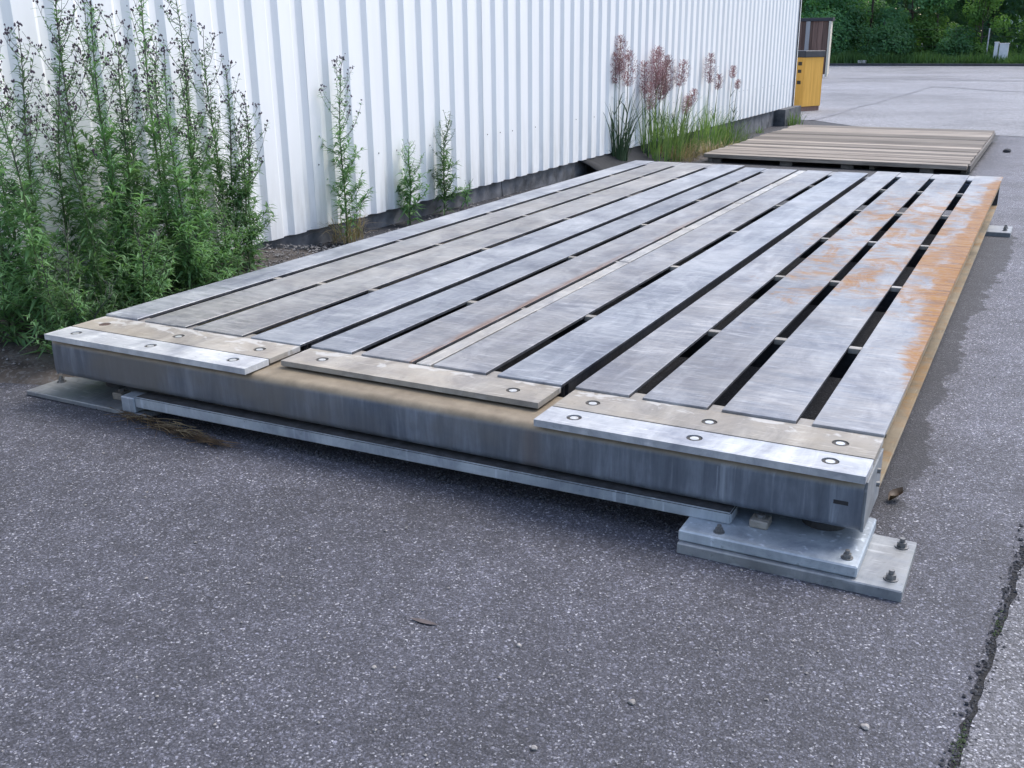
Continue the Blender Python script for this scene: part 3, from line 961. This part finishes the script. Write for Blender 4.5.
# ------------------------------------------------------------------ crates behind the wall corner
def build_crates():
    zg = -.15
    c = empty('plywood_crate', (-1.52, 19.9, zg), R(-28))
    tag(c, 'yellow plywood crate with a dark lid behind the warehouse corner', 'crate')
    WP[c.name] = Vector((0, 0, 0))
    hw = .29
    box('side_panel', -hw, hw, -hw, -hw + .02, .10, 1.07, M['ply'], c, .004)
    box('side_panel', -hw, hw, hw - .02, hw, .10, 1.07, M['ply'], c, .004)
    box('side_panel', hw - .02, hw, -hw + .021, hw - .021, .10, 1.07, M['ply'], c, .003)
    box('side_panel', -hw, -hw + .02, -hw + .021, hw - .021, .10, 1.07, M['ply'], c, .003)
    box('lid', -hw - .02, hw + .02, -hw - .02, hw + .02, 1.071, 1.20, M['dark_lid'], c, .01)
    for x in (-.22, 0, .22):
        box('skid', x - .045, x + .045, -hw, hw, 0, .099, M['crate_board'], c, .004)
    for (x, z, s) in [(.17, .95, .05), (.17, .80, .045), (.17, .58, .05)]:
        box('stencil_mark', x - s, x + s, -hw - .003, -hw - .0005, z - s * .7, z + s * .7, M['ply_dark'], c, 0)
    c = empty('brown_crate', (-5.8, 38.2, zg))
    tag(c, 'tall brown wooden crate with a pale corner post beyond the yellow crate', 'crate')
    x0, x1, y0, y1, h = -7.3, -4.54, 38.2, 38.5, 2.02
    box('lid', x0 - .03, x1 + .05, y0 - .05, y1 + .05, zg + h, zg + h + .12, M['dark_lid'], c, .01)
    rnd = random.Random(2)
    x = x0
    while x < x1 - .20:
        wd = .19
        d = rnd.uniform(0, .02)
        box('board', x + .006, x + wd - .006, y0 + d, y0 + .03 + d, zg + .14, zg + h - .002, M['crate_board'], c, .003)
        x += wd
    for xx in (-7.2, -6.2, -5.45):
        box('post', xx, xx + .15, y0 - .045, y0 - .002, zg + .1, zg + h - .003, M['crate_post'], c, .004)
    box('corner_post', x1 - .08, x1, y0 - .05, y0 + .10, zg + .05, zg + h - .003, M['crate_cream'], c, .004)
    y = y0 + .105
    while y < y1 - .15:
        box('board', x1 - .05, x1 - .004, y, y + .18, zg + .14, zg + h - .002, M['crate_cream'], c, .003)
        y += .19
    box('skid', x0, x1 - .2, y0 + .02, y0 + .12, zg, zg + .13, M['crate_post'], c, .004)
    box('skid', x0, x1 - .2, y1 - .15, y1 - .05, zg, zg + .13, M['crate_post'], c, .004)
    box('back_panel', x0, x1 - .06, y1 - .04, y1, zg + .14, zg + h - .002, M['crate_board'], c, .003)
    box('back_panel', x0, x0 + .04, y0 + .06, y1 - .05, zg + .14, zg + h - .002, M['crate_board'], c, .003)
build_crates()

# ------------------------------------------------------------------ plants
def leaf_blade(V, F, p, d, L, W, up, curl=.3, fold=.25):
    """pointed leaf with a folded midrib, four faces"""
    d = d.normalized()
    s = d.cross(up)
    s = s.normalized() if s.length > 1e-5 else Vector((1, 0, 0))
    nrm = s.cross(d).normalized()
    b = len(V)
    m1 = p + d * L * .42 + nrm * L * curl * .12
    tip = p + d * L - nrm * L * curl * .35
    V += [p, m1 + s * W * .5 + nrm * W * fold, m1, m1 - s * W * .5 + nrm * W * fold, tip]
    F += [(b, b + 1, b + 2), (b, b + 2, b + 3), (b + 1, b + 4, b + 2), (b + 2, b + 4, b + 3)]

def weed(name, x, y, H, seed, label, group, lean=(0, 0), leaf_n=210, branchy=1.0, leaf_len=.092, budded=True, z0=.02, bushy=1.0):
    rnd = random.Random(seed)
    base = Vector((x, y, gz(y) + z0))
    e = empty(name, base)
    tag(e, label, 'weed', group)
    SV, SF = [], []; TV, TF = [], []; LV, LF = [], []; BV, BF = [], []
    lx, ly = lean
    ph = rnd.uniform(0, 6.28)
    def at(t):
        return base + Vector((lx * t * t + .015 * math.sin(ph + t * 7) * t, ly * t * t + .015 * math.cos(ph + t * 6) * t, H * t))
    N = 14
    tube(SV, SF, [at(i / N) for i in range(N * 7 // 10 + 1)], .0062 * (.6 + .4 * H), .0036, 6)
    tube(TV, TF, [at(i / N) for i in range(N * 7 // 10, N + 1)], .0036, .0014, 5)
    def bud(p, r):
        b = len(BV)
        for v in ((0, 0, 1.5), (1, 0, .2), (-.5, .87, .2), (-.5, -.87, .2), (0, 0, -.9)):
            BV.append(p + Vector(v) * r)
        for k in range(3):
            a, c = b + 1 + k, b + 1 + (k + 1) % 3
            BF.append((b, a, c)); BF.append((b + 4, c, a))
    def cluster(p, n, r):
        for k in range(n):
            bud(p + Vector((rnd.gauss(0, r), rnd.gauss(0, r), abs(rnd.gauss(0, r)))), rnd.uniform(.0035, .0065))
    # leaves up the main stem
    ang = rnd.uniform(0, 6.28)
    for i in range(leaf_n):
        t = (i + rnd.random()) / leaf_n
        t = t ** .85 * .9 + .015
        ang += 2.4 + rnd.uniform(-.4, .4)
        el = rnd.uniform(-.1, 1.0) - .3 * (1 - t)
        d = Vector((math.cos(ang) * math.cos(el), math.sin(ang) * math.cos(el), math.sin(el)))
        L = leaf_len * (1.25 - .85 * t) * rnd.uniform(.65, 1.25)
        p = at(t)
        leaf_blade(LV, LF, p, d, L, L * rnd.uniform(.13, .22), Vector((0, 0, 1)), rnd.uniform(.1, 1.0))
    # branches: short leafy side shoots low down, budded branches on top
    nb = int((15 + 9 * H) * branchy)
    for i in range(nb):
        t = .10 + .88 * (i + rnd.random()) / nb
        top = t > .55
        a = rnd.uniform(0, 6.28)
        L = (.40 * (1.05 - t) + .07) * rnd.uniform(.6, 1.15) * (1.0 if top else .8 * bushy) * min(1, .45 + H * .5)
        p0 = at(t)
        out = Vector((math.cos(a), math.sin(a), 0))
        pts = []
        rise = rnd.uniform(.9, 1.6) if top else rnd.uniform(.35, 1.2)
        for k in range(5):
            s = k / 4
            pts.append(p0 + out * L * (s * .75 - .18 * s * s) + Vector((0, 0, L * rise * (.45 * s + .4 * s * s))) * .75)
        tube(TV if top else SV, TF if top else SF, pts, .0021, .0009, 4)
        nl = int((26 if not top else 17) * (L / .2) * (1.0 if t < .8 else .6)) + 2
        for k in range(nl):
            s = rnd.uniform(.08, .97)
            q = s * 4; j = min(3, int(q)); pp = pts[j].lerp(pts[j + 1], q - j)
            aa = rnd.uniform(0, 6.28); el = rnd.uniform(-.25, .9)
            d = Vector((math.cos(aa) * math.cos(el), math.sin(aa) * math.cos(el), math.sin(el)))
            l2 = leaf_len * (.62 if not top else .36) * rnd.uniform(.6, 1.2)
            leaf_blade(LV, LF, pp, d, l2, l2 * rnd.uniform(.16, .26), Vector((0, 0, 1)), rnd.uniform(.1, .8))
        if top and budded:
            cluster(pts[-1], rnd.randint(2, 4), .006)
            for k in range(rnd.randint(1, 3)):
                s = rnd.uniform(.4, .95); q = s * 4; j = min(3, int(q)); pp = pts[j].lerp(pts[j + 1], q - j)
                e2 = pp + Vector((rnd.uniform(-.03, .03), rnd.uniform(-.03, .03), rnd.uniform(.015, .05)))
                tube(TV, TF, [pp, e2], .0011, .0008, 3)
                cluster(e2, rnd.randint(1, 3), .005)
    if budded:
        cluster(at(1), 8, .011)
    mesh('stem', SV, SF, M['weed_stem'], e, True, base)
    mesh('top_stem', TV, TF, M['weed_top'], e, True, base)
    tag(mesh('leaves', LV, LF, M['weed_leaf'], e, False, base), kind='stuff')
    if BV:
        tag(mesh('buds', BV, BF, M['bud'], e, False, base), kind='stuff')
    return e

G1 = 'tall weeds in the dense clump left of the steel deck'
LT = 'tall leafy weed with dark buds in the dense clump by the white wall'
clump = [(-.60, .503, 1.36), (-.42, .336, 1.24), (-.75, .76, 1.37), (-.70, .86, 1.66), (-.55, .89, 1.58), (-.80, 1.12, 1.47), (-.50, .92, 1.28), (-.75, 1.25, 1.41),
         (-.70, 1.345, 1.68), (-.75, 1.64, 1.60), (-.50, 1.26, 1.25), (-.80, 1.86, 1.36), (-.66, .35, 1.45), (-.82, .55, 1.2), (-.62, 1.5, 1.15), (-.8, 1.45, 1.3), (-.4, .62, 1.1)]
for i, (x, y, H) in enumerate(clump):
    weed('tall_weed', x, y, H, 100 + i, LT, G1, lean=(random.Random(i).uniform(-.07, .07), random.Random(i + 50).uniform(-.06, .06)), leaf_n=int(190 + 60 * H), branchy=1.12, leaf_len=.098)
weed('tall_weed', -.80, 1.95, 1.16, 131, 'purple-budded weed second from the right edge of the dense clump', None, (.0, .03), 230, 1.1)
weed('tall_weed', -.80, 2.07, 1.0, 132, 'rightmost tall weed of the dense clump, leaning towards the bare wall', None, (.0, .06), 200, 1.1)
weed('tall_weed', -.72, 1.95, .86, 133, 'shorter weed standing low at the right edge of the dense clump', None, (.0, .02), 190, 1.1)
G2 = 'low leafy shoots at the foot of the dense weed clump'
rnd = random.Random(77)
for i in range(24):
    y = rnd.uniform(.22, 1.7)
    x = rnd.uniform(-.8, -.16 - .40 * (y - .2) / 1.6)
    weed('low_weed', x, y, rnd.uniform(.28, .62), 300 + i, 'low bushy green shoot at the foot of the dense weed clump', G2, (rnd.uniform(-.08, .12), rnd.uniform(-.1, .06)), 90, 1.0, .07, False, .015, 1.6)
weed('tall_weed', -.90, 3.13, 1.20, 201, 'single tall budded weed with dry grass at its foot against the wall', None, (.0, .02), 240, 1.5, .095, True, .0)
weed('tall_weed', -.92, 3.95, .61, 202, 'smaller leafy weed between two others against the wall', None, (.02, .03), 120, 1.35, .11, False, .0)
weed('tall_weed', -.92, 4.45, .78, 203, 'slender leafy weed farthest along the wall from the clump', None, (.0, .09), 150, 1.35, .10, False, .0)
weed('low_weed', -.95, 4.85, .17, 204, 'tiny leafy weed low at the plinth right of the slender weed', None, (.02, .03), 34, .6, .07, False, .04)

def grass(name, x, y, n, H, spread, mat, seed, label, cat='grass', width=.006, group=None, droop=.6, z0=.0):
    rnd = random.Random(seed)
    base = Vector((x, y, gz(y) + z0))
    V, F = [], []
    for i in range(n):
        a = rnd.uniform(0, 6.28); r = spread * math.sqrt(rnd.random())
        p = base + Vector((math.cos(a) * r, math.sin(a) * r * 1.4, -.01))
        a2 = a + rnd.uniform(-.9, .9)
        h = H * rnd.uniform(.45, 1.1); out = h * rnd.uniform(.1, droop)
        side = Vector((-math.sin(a2), math.cos(a2), 0)) * width * rnd.uniform(.6, 1.2)
        b = len(V); K = 5
        for k in range(K + 1):
            t = k / K
            q = p + Vector((math.cos(a2), math.sin(a2), 0)) * out * t ** 1.8 + Vector((0, 0, h * (t - .35 * t ** 3 * (out / h) * 1.6)))
            w = side * (1 - t ** 2 * .95)
            V += [q - w, q + w]
        for k in range(K):
            c = b + 2 * k
            F.append((c, c + 1, c + 3, c + 2))
    return V, F, base

def grass_thing(name, *a, **k):
    V, F, base = grass(name, *a, **k)
    lab = a[7] if len(a) > 7 else k.get('label')
    o = mesh(name, V, F, a[5], None, False, base)
    tag(o, a[7], 'grass', k.get('group'), 'stuff')
    return o
grass_thing('dry_grass', -.86, 3.08, 90, .26, .10, M['dry'], 11, 'dry straw-coloured grass at the foot of the single tall weed', width=.003, droop=1.2, z0=.04)
grass_thing('dry_grass', -.80, 9.75, 300, .34, .28, M['dry'], 12, 'dry straw-coloured grass at the foot of the reed grass', width=.004, droop=1.1)
grass_thing('dry_grass', -.62, 10.7, 160, .30, .25, M['dry'], 13, 'withered grass beside the wooden platform near the plinth', width=.004, droop=1.2)
grass_thing('green_grass', -.80, 11.9, 200, .42, .34, M['reed_leaf'], 14, 'green grass tuft along the plinth left of the wooden platform', width=.005)
grass_thing('green_grass', -.74, 16.0, 60, .30, .14, M['reed_leaf'], 15, 'small green grass tuft at the dark corner pier', width=.006)
grass_thing('green_grass', -.92, 14.3, 24, .16, .06, M['reed_leaf'], 16, 'tiny green tuft growing from the plinth before the pier', width=.006)

def reed(x, y, seed, label, culms, n_blade, H, spread, bladeH, dark=False):
    rnd = random.Random(seed)
    V, F, base = grass('reed', x, y, n_blade, bladeH, spread, M['reed_leaf'], seed, label, width=.007, droop=.55)
    e = empty('reed_grass', base)
    tag(e, label, 'reed grass', 'reed grass along the warehouse wall')
    tag(mesh('blades', V, F, M['reed_dark'] if dark else M['reed_leaf'], e, False, base), kind='stuff')
    for (dx, dy, h, lx, ly, plume) in culms:
        cv, cf = [], []
        b = base + Vector((dx, dy, 0))
        pts = [b + Vector((lx * t * t, ly * t * t, h * t)) for t in [i / 8 for i in range(9)]]
        tube(cv, cf, pts, .006, .002, 5)
        # long blades on the culm
        for k in range(9):
            t = rnd.uniform(.12, .68)
            p = pts[int(t * 8)]
            a = rnd.uniform(0, 6.28); L = rnd.uniform(.25, .5)
            o = Vector((math.cos(a), math.sin(a), 0)); s = Vector((-math.sin(a), math.cos(a), 0)) * .007
            i0 = len(cv)
            for q in range(6):
                u = q / 5
                c = p + o * L * (.55 * u) + Vector((0, 0, L * (.85 * u - .55 * u * u)))
                cv += [c - s * (1 - u * .95), c + s * (1 - u * .95)]
            for q in range(5):
                cf.append((i0 + 2 * q, i0 + 2 * q + 1, i0 + 2 * q + 3, i0 + 2 * q + 2))
        mesh('culm', cv, cf, M['reed_dark'], e, False, b)
        if plume:
            PV, PF = [], []
            L = plume
            tip = pts[-1]; down = (pts[-3] - pts[-1]).normalized()
            for k in range(int(440 * L / .3)):
                t = rnd.random()
                c = tip + down * L * t
                w = .02 + .24 * L * math.sin(math.pi * min(1, t * .85 + .08))
                a = rnd.uniform(0, 6.28); r = w * rnd.random() ** .6
                q = c + Vector((math.cos(a) * r, math.sin(a) * r, -r * rnd.uniform(-.3, .6) + .02))
                d = Vector((math.cos(a) * .5, math.sin(a) * .5, rnd.uniform(.3, 1.2)))
                leaf_blade(PV, PF, q, d, rnd.uniform(.018, .04), .008, Vector((0, 0, 1)), .2)
                if k % 5 == 0:
                    tube(PV, PF, [c, q], .0012, .0007, 3)
            tag(mesh('plume', PV, PF, M['panicle'], e, False, tip), kind='stuff')
    return e
reed(-.97, 8.28, 41, 'dark reed grass with upright plumes at the left end of the reeds', [(0, -.14, 1.22, 0, 0, .30), (.0, -.02, 1.40, 0, 0, .38), (.04, .12, 1.24, .0, .02, .36)], 110, 1.2, .09, 1.0, True)
reed(-.93, 9.40, 42, 'fullest reed grass with a thick mass of purple plumes', [(0, -.38, 1.15, -.02, -.06, .36), (.05, -.22, 1.27, .0, -.02, .42), (0, -.05, 1.30, .0, .02, .42), (.04, .1, 1.20, 0, .08, .42), (-.03, .22, 1.14, 0, .16, .40), (.05, -.12, 1.04, .05, -.02, .34), (.05, -.42, .92, .05, -.1, .3)], 190, 1.2, .32, .95)
reed(-.92, 10.15, 43, 'slanting reed grass with a thin plume right of the fullest reeds', [(0, -.2, 1.15, .02, .30, .34), (0, .15, .78, .04, .35, .26), (.04, .0, .72, .05, .12, .22)], 130, 1.2, .28, .75)
reed(-.90, 11.25, 44, 'single reed grass with one slim upright plume mid-wall', [(0, .06, 1.22, 0, .05, .36), (0, .4, .95, .0, .15, .2)], 130, 1.2, .22, .75)
reed(-.90, 12.35, 45, 'rightmost reed grass with thin narrow spikes against the wall', [(0, .0, 1.05, 0, .12, .16), (.02, .15, .85, .0, .2, .12)], 60, 1.2, .16, .55)

# black membrane by the wall, litter under the front rail
def build_litter():
    V = []; F = []; nx, ny = 8, 14
    for j in range(ny):
        for i in range(nx):
            u, v = i / (nx - 1), j / (ny - 1)
            x = -1.035 + .36 * u - .10 * v * u + .03 * u * math.sin(v * 9)
            y = 7.35 + 2.2 * v + .05 * math.sin(u * 4)
            z = (.128 - gz(y)) * (1 - u) ** 1.4 + .035 * (1 - (1 - u) ** 1.4) + .02 * u * mnoise.noise(Vector((u * 3, v * 6, 0)))
            V.append((x, y, gz(y) + z))
    for j in range(ny - 1):
        for i in range(nx - 1):
            a = j * nx + i
            F.append((a, a + 1, a + nx + 1, a + nx))
    o = mesh('black_membrane', V, F, M['mat_black'], smooth=True)
    sf = o.modifiers.new('thick', 'SOLIDIFY'); sf.thickness = .012
    tag(o, 'black rubber membrane sheet lying along the wall before the reeds', 'membrane')
    rnd = random.Random(9)
    V = []; F = []
    for i in range(150):
        t = rnd.random()
        x = .42 + .50 * t + rnd.gauss(0, .02); y = -.02 - .06 * t + rnd.gauss(0, .018) * (1 - .6 * t)
        a = R(-8) + rnd.gauss(0, .35)
        L = rnd.uniform(.05, .17)
        d = Vector((math.cos(a), math.sin(a), 0)) * L * .5
        p = Vector((x, y, .006 + .018 * rnd.random()))
        tube(V, F, [p - d, p + Vector((0, 0, rnd.uniform(0, .008))), p + d], .0016, .0008, 3)
    tag(mesh('twig_litter', V, F, M['dead'], None, True), 'wisp of dead brown grass stalks below the front rail', 'litter', kind='stuff')
    V = []; F = []
    for i in range(34):
        t = rnd.random()
        p = Vector((.40 + .42 * t + rnd.gauss(0, .02), -.015 - .05 * t + rnd.gauss(0, .012), .012 + .02 * rnd.random()))
        a = R(-10) + rnd.gauss(0, .3); d = Vector((math.cos(a), math.sin(a), 0)) * rnd.uniform(.02, .07)
        tube(V, F, [p - d, p + Vector((0, 0, .004)), p + d], .0015, .001, 3)
    tag(mesh('straw', V, F, M['dry'], None, True), 'pale straws lying on the dead grass below the front rail', 'straw', kind='stuff')
    V = []; F = []
    for i in range(650):
        if True:
            x = rnd.uniform(.1, 2.6); y = .0 + abs(rnd.gauss(0, .05)) + .0
        else:
            y = rnd.uniform(.25, 5.2); x = 2.99 + rnd.gauss(0, .03)
        stone(V, F, Vector((x, y, .004)), rnd.uniform(.002, .008), rnd)
    tag(mesh('dark_crumbs', V, F, M['crumb']), 'dark crumbs of dirt gathered under the edges of the platform', 'dirt', kind='stuff')
    # curled dead leaves
    for i, (x, y, lab) in enumerate([(3.03, .50, 'curled brown dead leaf beside the right edge of the platform'), (-.30, .30, 'reddish dead leaf on the soil left of the front corner'), (-.42, .20, 'brown dead leaf nearest the left end of the base plate'), (2.13, -.70, 'flat dark leaf pressed on the foreground asphalt')]):
        V = []; F = []
        flatl = i == 3
        ln, wd = (.036, .008) if flatl else (.03, .018)
        for u in range(6):
            for v in range(3):
                s = u / 5; w = wd * math.sin(math.pi * min(.97, s * .9 + .06)) * (v - 1)
                a = 1.0 + i * 1.3 if not flatl else 0.05
                lx_, ly_ = (s - .5) * ln * 2, w
                z = .006 + (0 if flatl else .018 * abs(v - 1) + .012 * s * s)
                V.append((x + lx_ * math.cos(a) - ly_ * math.sin(a), y + lx_ * math.sin(a) + ly_ * math.cos(a), z - (.002 if flatl else 0)))
        for u in range(5):
            for v in range(2):
                a = u * 3 + v
                F.append((a, a + 1, a + 4, a + 3))
        tag(mesh('dead_leaf', V, F, M['dead'] if i != 3 else M['leaf_flat'], None, True), lab, 'leaf')
build_litter()

# ------------------------------------------------------------------ far edge of the lot: kerb, verge, fence, trees
def build_far():
    zg = -.15
    box('kerb', -60, 60, 55.6, 55.9, zg - .1, zg + .12, M['kerb'], None, .02)
    tag(bpy.data.objects['kerb'], 'dark kerb along the far edge of the lot', 'kerb', kind='structure')
    rnd = random.Random(31)
    V = []; F = []
    xs = [-60 + i * 3 for i in range(41)]
    for x in xs:
        for (y, h) in ((55.9, .1), (57, .22), (59, .3), (64, .35), (120, .4)):
            V.append((x, y, zg + h + .08 * mnoise.noise(Vector((x * .4, y * .3, 0)))))
    for i in range(len(xs) - 1):
        for j in range(4):
            a = i * 5 + j
            F.append((a, a + 5, a + 6, a + 1))
    tag(mesh('verge', V, F, M['turf'], smooth=True), 'grassy verge beyond the far kerb', 'verge', kind='structure')
    V = []; F = []
    for i in range(9000):
        x = rnd.uniform(-10, 5); y = 55.95 + abs(rnd.gauss(0, 1.3))
        h = rnd.uniform(.12, .55) * (1 + .6 * mnoise.noise(Vector((x * .8, y, 3))))
        a = rnd.uniform(0, 6.28); w = .03
        p = Vector((x, y, zg + .1 + min(.2, (y - 55.9) * .1)))
        b = len(V)
        V += [p + Vector((math.cos(a) * w, math.sin(a) * w, 0)), p - Vector((math.cos(a) * w, math.sin(a) * w, 0)), p + Vector((rnd.gauss(0, .1), rnd.gauss(0, .1), h))]
        F.append((b, b + 1, b + 2))
    tag(mesh('long_grass', V, F, M['turf']), 'long green grass growing on the far verge', 'grass', kind='stuff')

    def tree(name, x, y, H, rx, rz, n, mat, label, seed, size=.20, base=.0, lobes=18):
        rn = random.Random(seed)
        b = Vector((x, y, zg + .2))
        e = empty(name, b)
        tag(e, label, 'tree' if H > 3.6 else 'bush', 'trees and bushes beyond the far lot')
        tv, tf = [], []
        top = b + Vector((rn.uniform(-.3, .3), rn.uniform(-.3, .3), H * .8))
        tube(tv, tf, [b + (top - b) * t + Vector((.1 * math.sin(t * 5), .1 * math.cos(t * 4), 0)) for t in [i / 6 for i in range(7)]], .014 * H ** .9, .012, 7)
        L = []
        for k in range(lobes):
            a = rn.uniform(0, 6.28); t = rn.uniform(.02, 1)
            rr = rx * (1 - .65 * abs(t - .45)) * rn.uniform(.3, .85)
            c = b + Vector((math.cos(a) * rr, math.sin(a) * rr, base + rz * 2 * t))
            L.append((c, rx * rn.uniform(.3, .55)))
            tube(tv, tf, [b + (top - b) * t * .7, b.lerp(c, .6) + Vector((0, 0, .2)), c], .03, .008, 5)
        mesh('trunk', tv, tf, M['bark'], e, True, b)
        V, F = [], []
        for k in range(int(n * 1.5)):
            c, r = rn.choice(L)
            d = Vector((rn.gauss(0, 1), rn.gauss(0, 1), rn.gauss(0, .8)))
            d = d.normalized() * r * (rn.random() ** .38)
            p = c + d
            if p.z < zg + .1: p.z = zg + .1 + rn.random() * .6
            nrm = (d.normalized() + Vector((rn.gauss(0, .6), rn.gauss(0, .6), rn.gauss(0, .6) + .5))).normalized()
            a1 = nrm.cross(Vector((rn.random(), rn.random(), rn.random())))
            a1 = a1.normalized() if a1.length > 1e-4 else Vector((1, 0, 0))
            a2 = nrm.cross(a1)
            s = size * rn.uniform(.5, 1.2)
            i0 = len(V)
            V += [p - a1 * s * .5, p + a2 * s * .3 + nrm * s * .1, p + a1 * s * .6, p - a2 * s * .3 + nrm * s * .1]
            F.append((i0, i0 + 1, i0 + 2, i0 + 3))
        tag(mesh('crown', V, F, mat, e, False, b), kind='stuff')
        return e
    A, B, C = M['tree_a'], M['tree_b'], M['tree_c']
    tree('broadleaf_tree', -9.6, 60.5, 8.5, 2.4, 3.9, 8000, B, 'broad green tree rising behind the brown crate', 1)
    tree('broadleaf_tree', -6.8, 60.0, 8, 2.2, 3.8, 9000, B, 'round green tree just right of the brown crate', 2)
    tree('broadleaf_tree', -4.4, 59.4, 7.5, 2.0, 3.4, 9000, B, 'mid green tree in the middle of the far tree line', 3)
    tree('birch_sapling', -3.0, 58.8, 6.0, 1.2, 2.9, 5200, C, 'light green pointed young tree in the middle of the tree line', 4, .16)
    tree('birch_sapling', -.85, 58.6, 4.3, 1.15, 1.9, 4200, C, 'pale yellow-green young tree left of the fence post', 5, .16)
    tree('broadleaf_tree', -.9, 66, 10, 3.2, 4.6, 9000, A, 'dark tall tree shading the right part of the tree line', 6, .24, .9)
    tree('broadleaf_tree', 3.4, 65, 11, 3.4, 4.6, 9500, A, 'dark overhanging tree at the far right of the tree line', 7, .24, 1.7)
    tree('broadleaf_tree', 8.5, 63, 9, 3.0, 4.2, 5000, A, 'dark tree standing beyond the right end of the tree line', 8, .26, .6)
    tree('shrub', 2.2, 59.0, 2.2, 1.6, .9, 3600, C, 'low pale green shrub behind the white utility cabinets', 9, .14)
    tree('shrub', -1.9, 58.0, 2.2, 1.1, .8, 2600, B, 'low bush at the foot of the pale young tree', 10, .14)
    tree('shrub', -5.4, 57.6, 2.6, 1.5, 1.1, 4200, B, 'low bush in front of the mid green trees', 11, .15)
    tree('shrub', -8.2, 57.6, 2.8, 1.6, 1.1, 3600, B, 'low bush half hidden by the brown crate', 12, .15)
    tree('broadleaf_tree', -12.5, 61, 8, 2.6, 4.0, 4000, B, 'green tree hidden mostly by the warehouse corner', 13)
    # dark wood mass behind
    V, F = [], []
    for i in range(46000):
        x = rnd.uniform(-30, 26); 
        y = rnd.uniform(70, 86)
        hmax = 12 + 3 * mnoise.noise(Vector((x * .2, 0, 0)))
        z = zg + hmax * rnd.random()
        if -.6 < x < 6 and z < 2.6 and rnd.random() < .6: continue
        p = Vector((x, y, z)); s = rnd.uniform(.28, .6)
        a1 = Vector((rnd.gauss(0, 1), rnd.gauss(0, .4), rnd.gauss(0, 1))).normalized(); a2 = a1.cross(Vector((rnd.gauss(0, .4), 1, rnd.gauss(0, .4)))).normalized()
        b = len(V)
        V += [p - a1 * s * .6, p + a2 * s * .4, p + a1 * s * .6, p - a2 * s * .4]
        F.append((b, b + 1, b + 2, b + 3))
    tag(mesh('far_wood', V, F, A), 'dark mass of woodland behind the tree line', 'woodland', kind='stuff')
    # pale building glimpsed through the leaves
    hb = empty('pale_building', (3, 98, zg))
    tag(hb, 'pale building glimpsed through gaps in the dark trees', 'building')
    box('wall', -2, 16, 98, 108, zg, zg + 5.5, M['clad'], hb, 0)
    box('roof', -2.3, 16.3, 97.7, 108.3, zg + 5.51, zg + 5.9, M['dark_lid'], hb, 0)
    for x in (1, 4, 8):
        box('window', x, x + 1.6, 97.93, 97.998, zg + 1.2, zg + 2.6, M['dark_lid'], hb, 0)
    # fence posts with wires
    f = empty('wire_fence', (0, 57.4, zg))
    tag(f, 'thin wire fence with pale posts in front of the trees', 'fence')
    for x in (-13.4, -.32, 1.55, 7.8):
        box('post', x - .03, x + .03, 57.36, 57.43, zg + .1, zg + 1.8, M['post'], f, .005)
    for z in (.5, .95, 1.4, 1.78):
        box('wire', -13.6, 7.8, 57.392, 57.398, zg + z, zg + z + .006, M['wire'], f, 0)
    # two utility cabinets
    for (x, wd, h, lab) in ((.50, .42, .86, 'larger white utility cabinet on the far verge'), (.14, .18, .92, 'narrow white utility cabinet left of the larger one')):
        c = empty('utility_cabinet', (x, 56.6, zg + .15))
        tag(c, lab, 'cabinet', 'utility cabinets on the far verge')
        box('body', x - wd / 2, x + wd / 2, 56.5, 56.8, zg + .18, zg + .18 + h, M['white_box'], c, .01)
        box('cap', x - wd / 2 - .02, x + wd / 2 + .02, 56.48, 56.82, zg + .1805 + h, zg + .23 + h, M['white_box'], c, .01)
        box('door', x - wd / 2 + .03, x + wd / 2 - .03, 56.488, 56.4995, zg + .25, zg + .1 + h, M['white_box'], c, .002)
    o = box('kerb_stone', -6.45, -6.0, 55.95, 56.2, zg + .12, zg + .28, M['stone'], None, .03)
    tag(o, 'pale block of stone lying on the verge near the brown crate', 'stone')
build_far()

scene.render.resolution_x = 1024
scene.render.resolution_y = 768
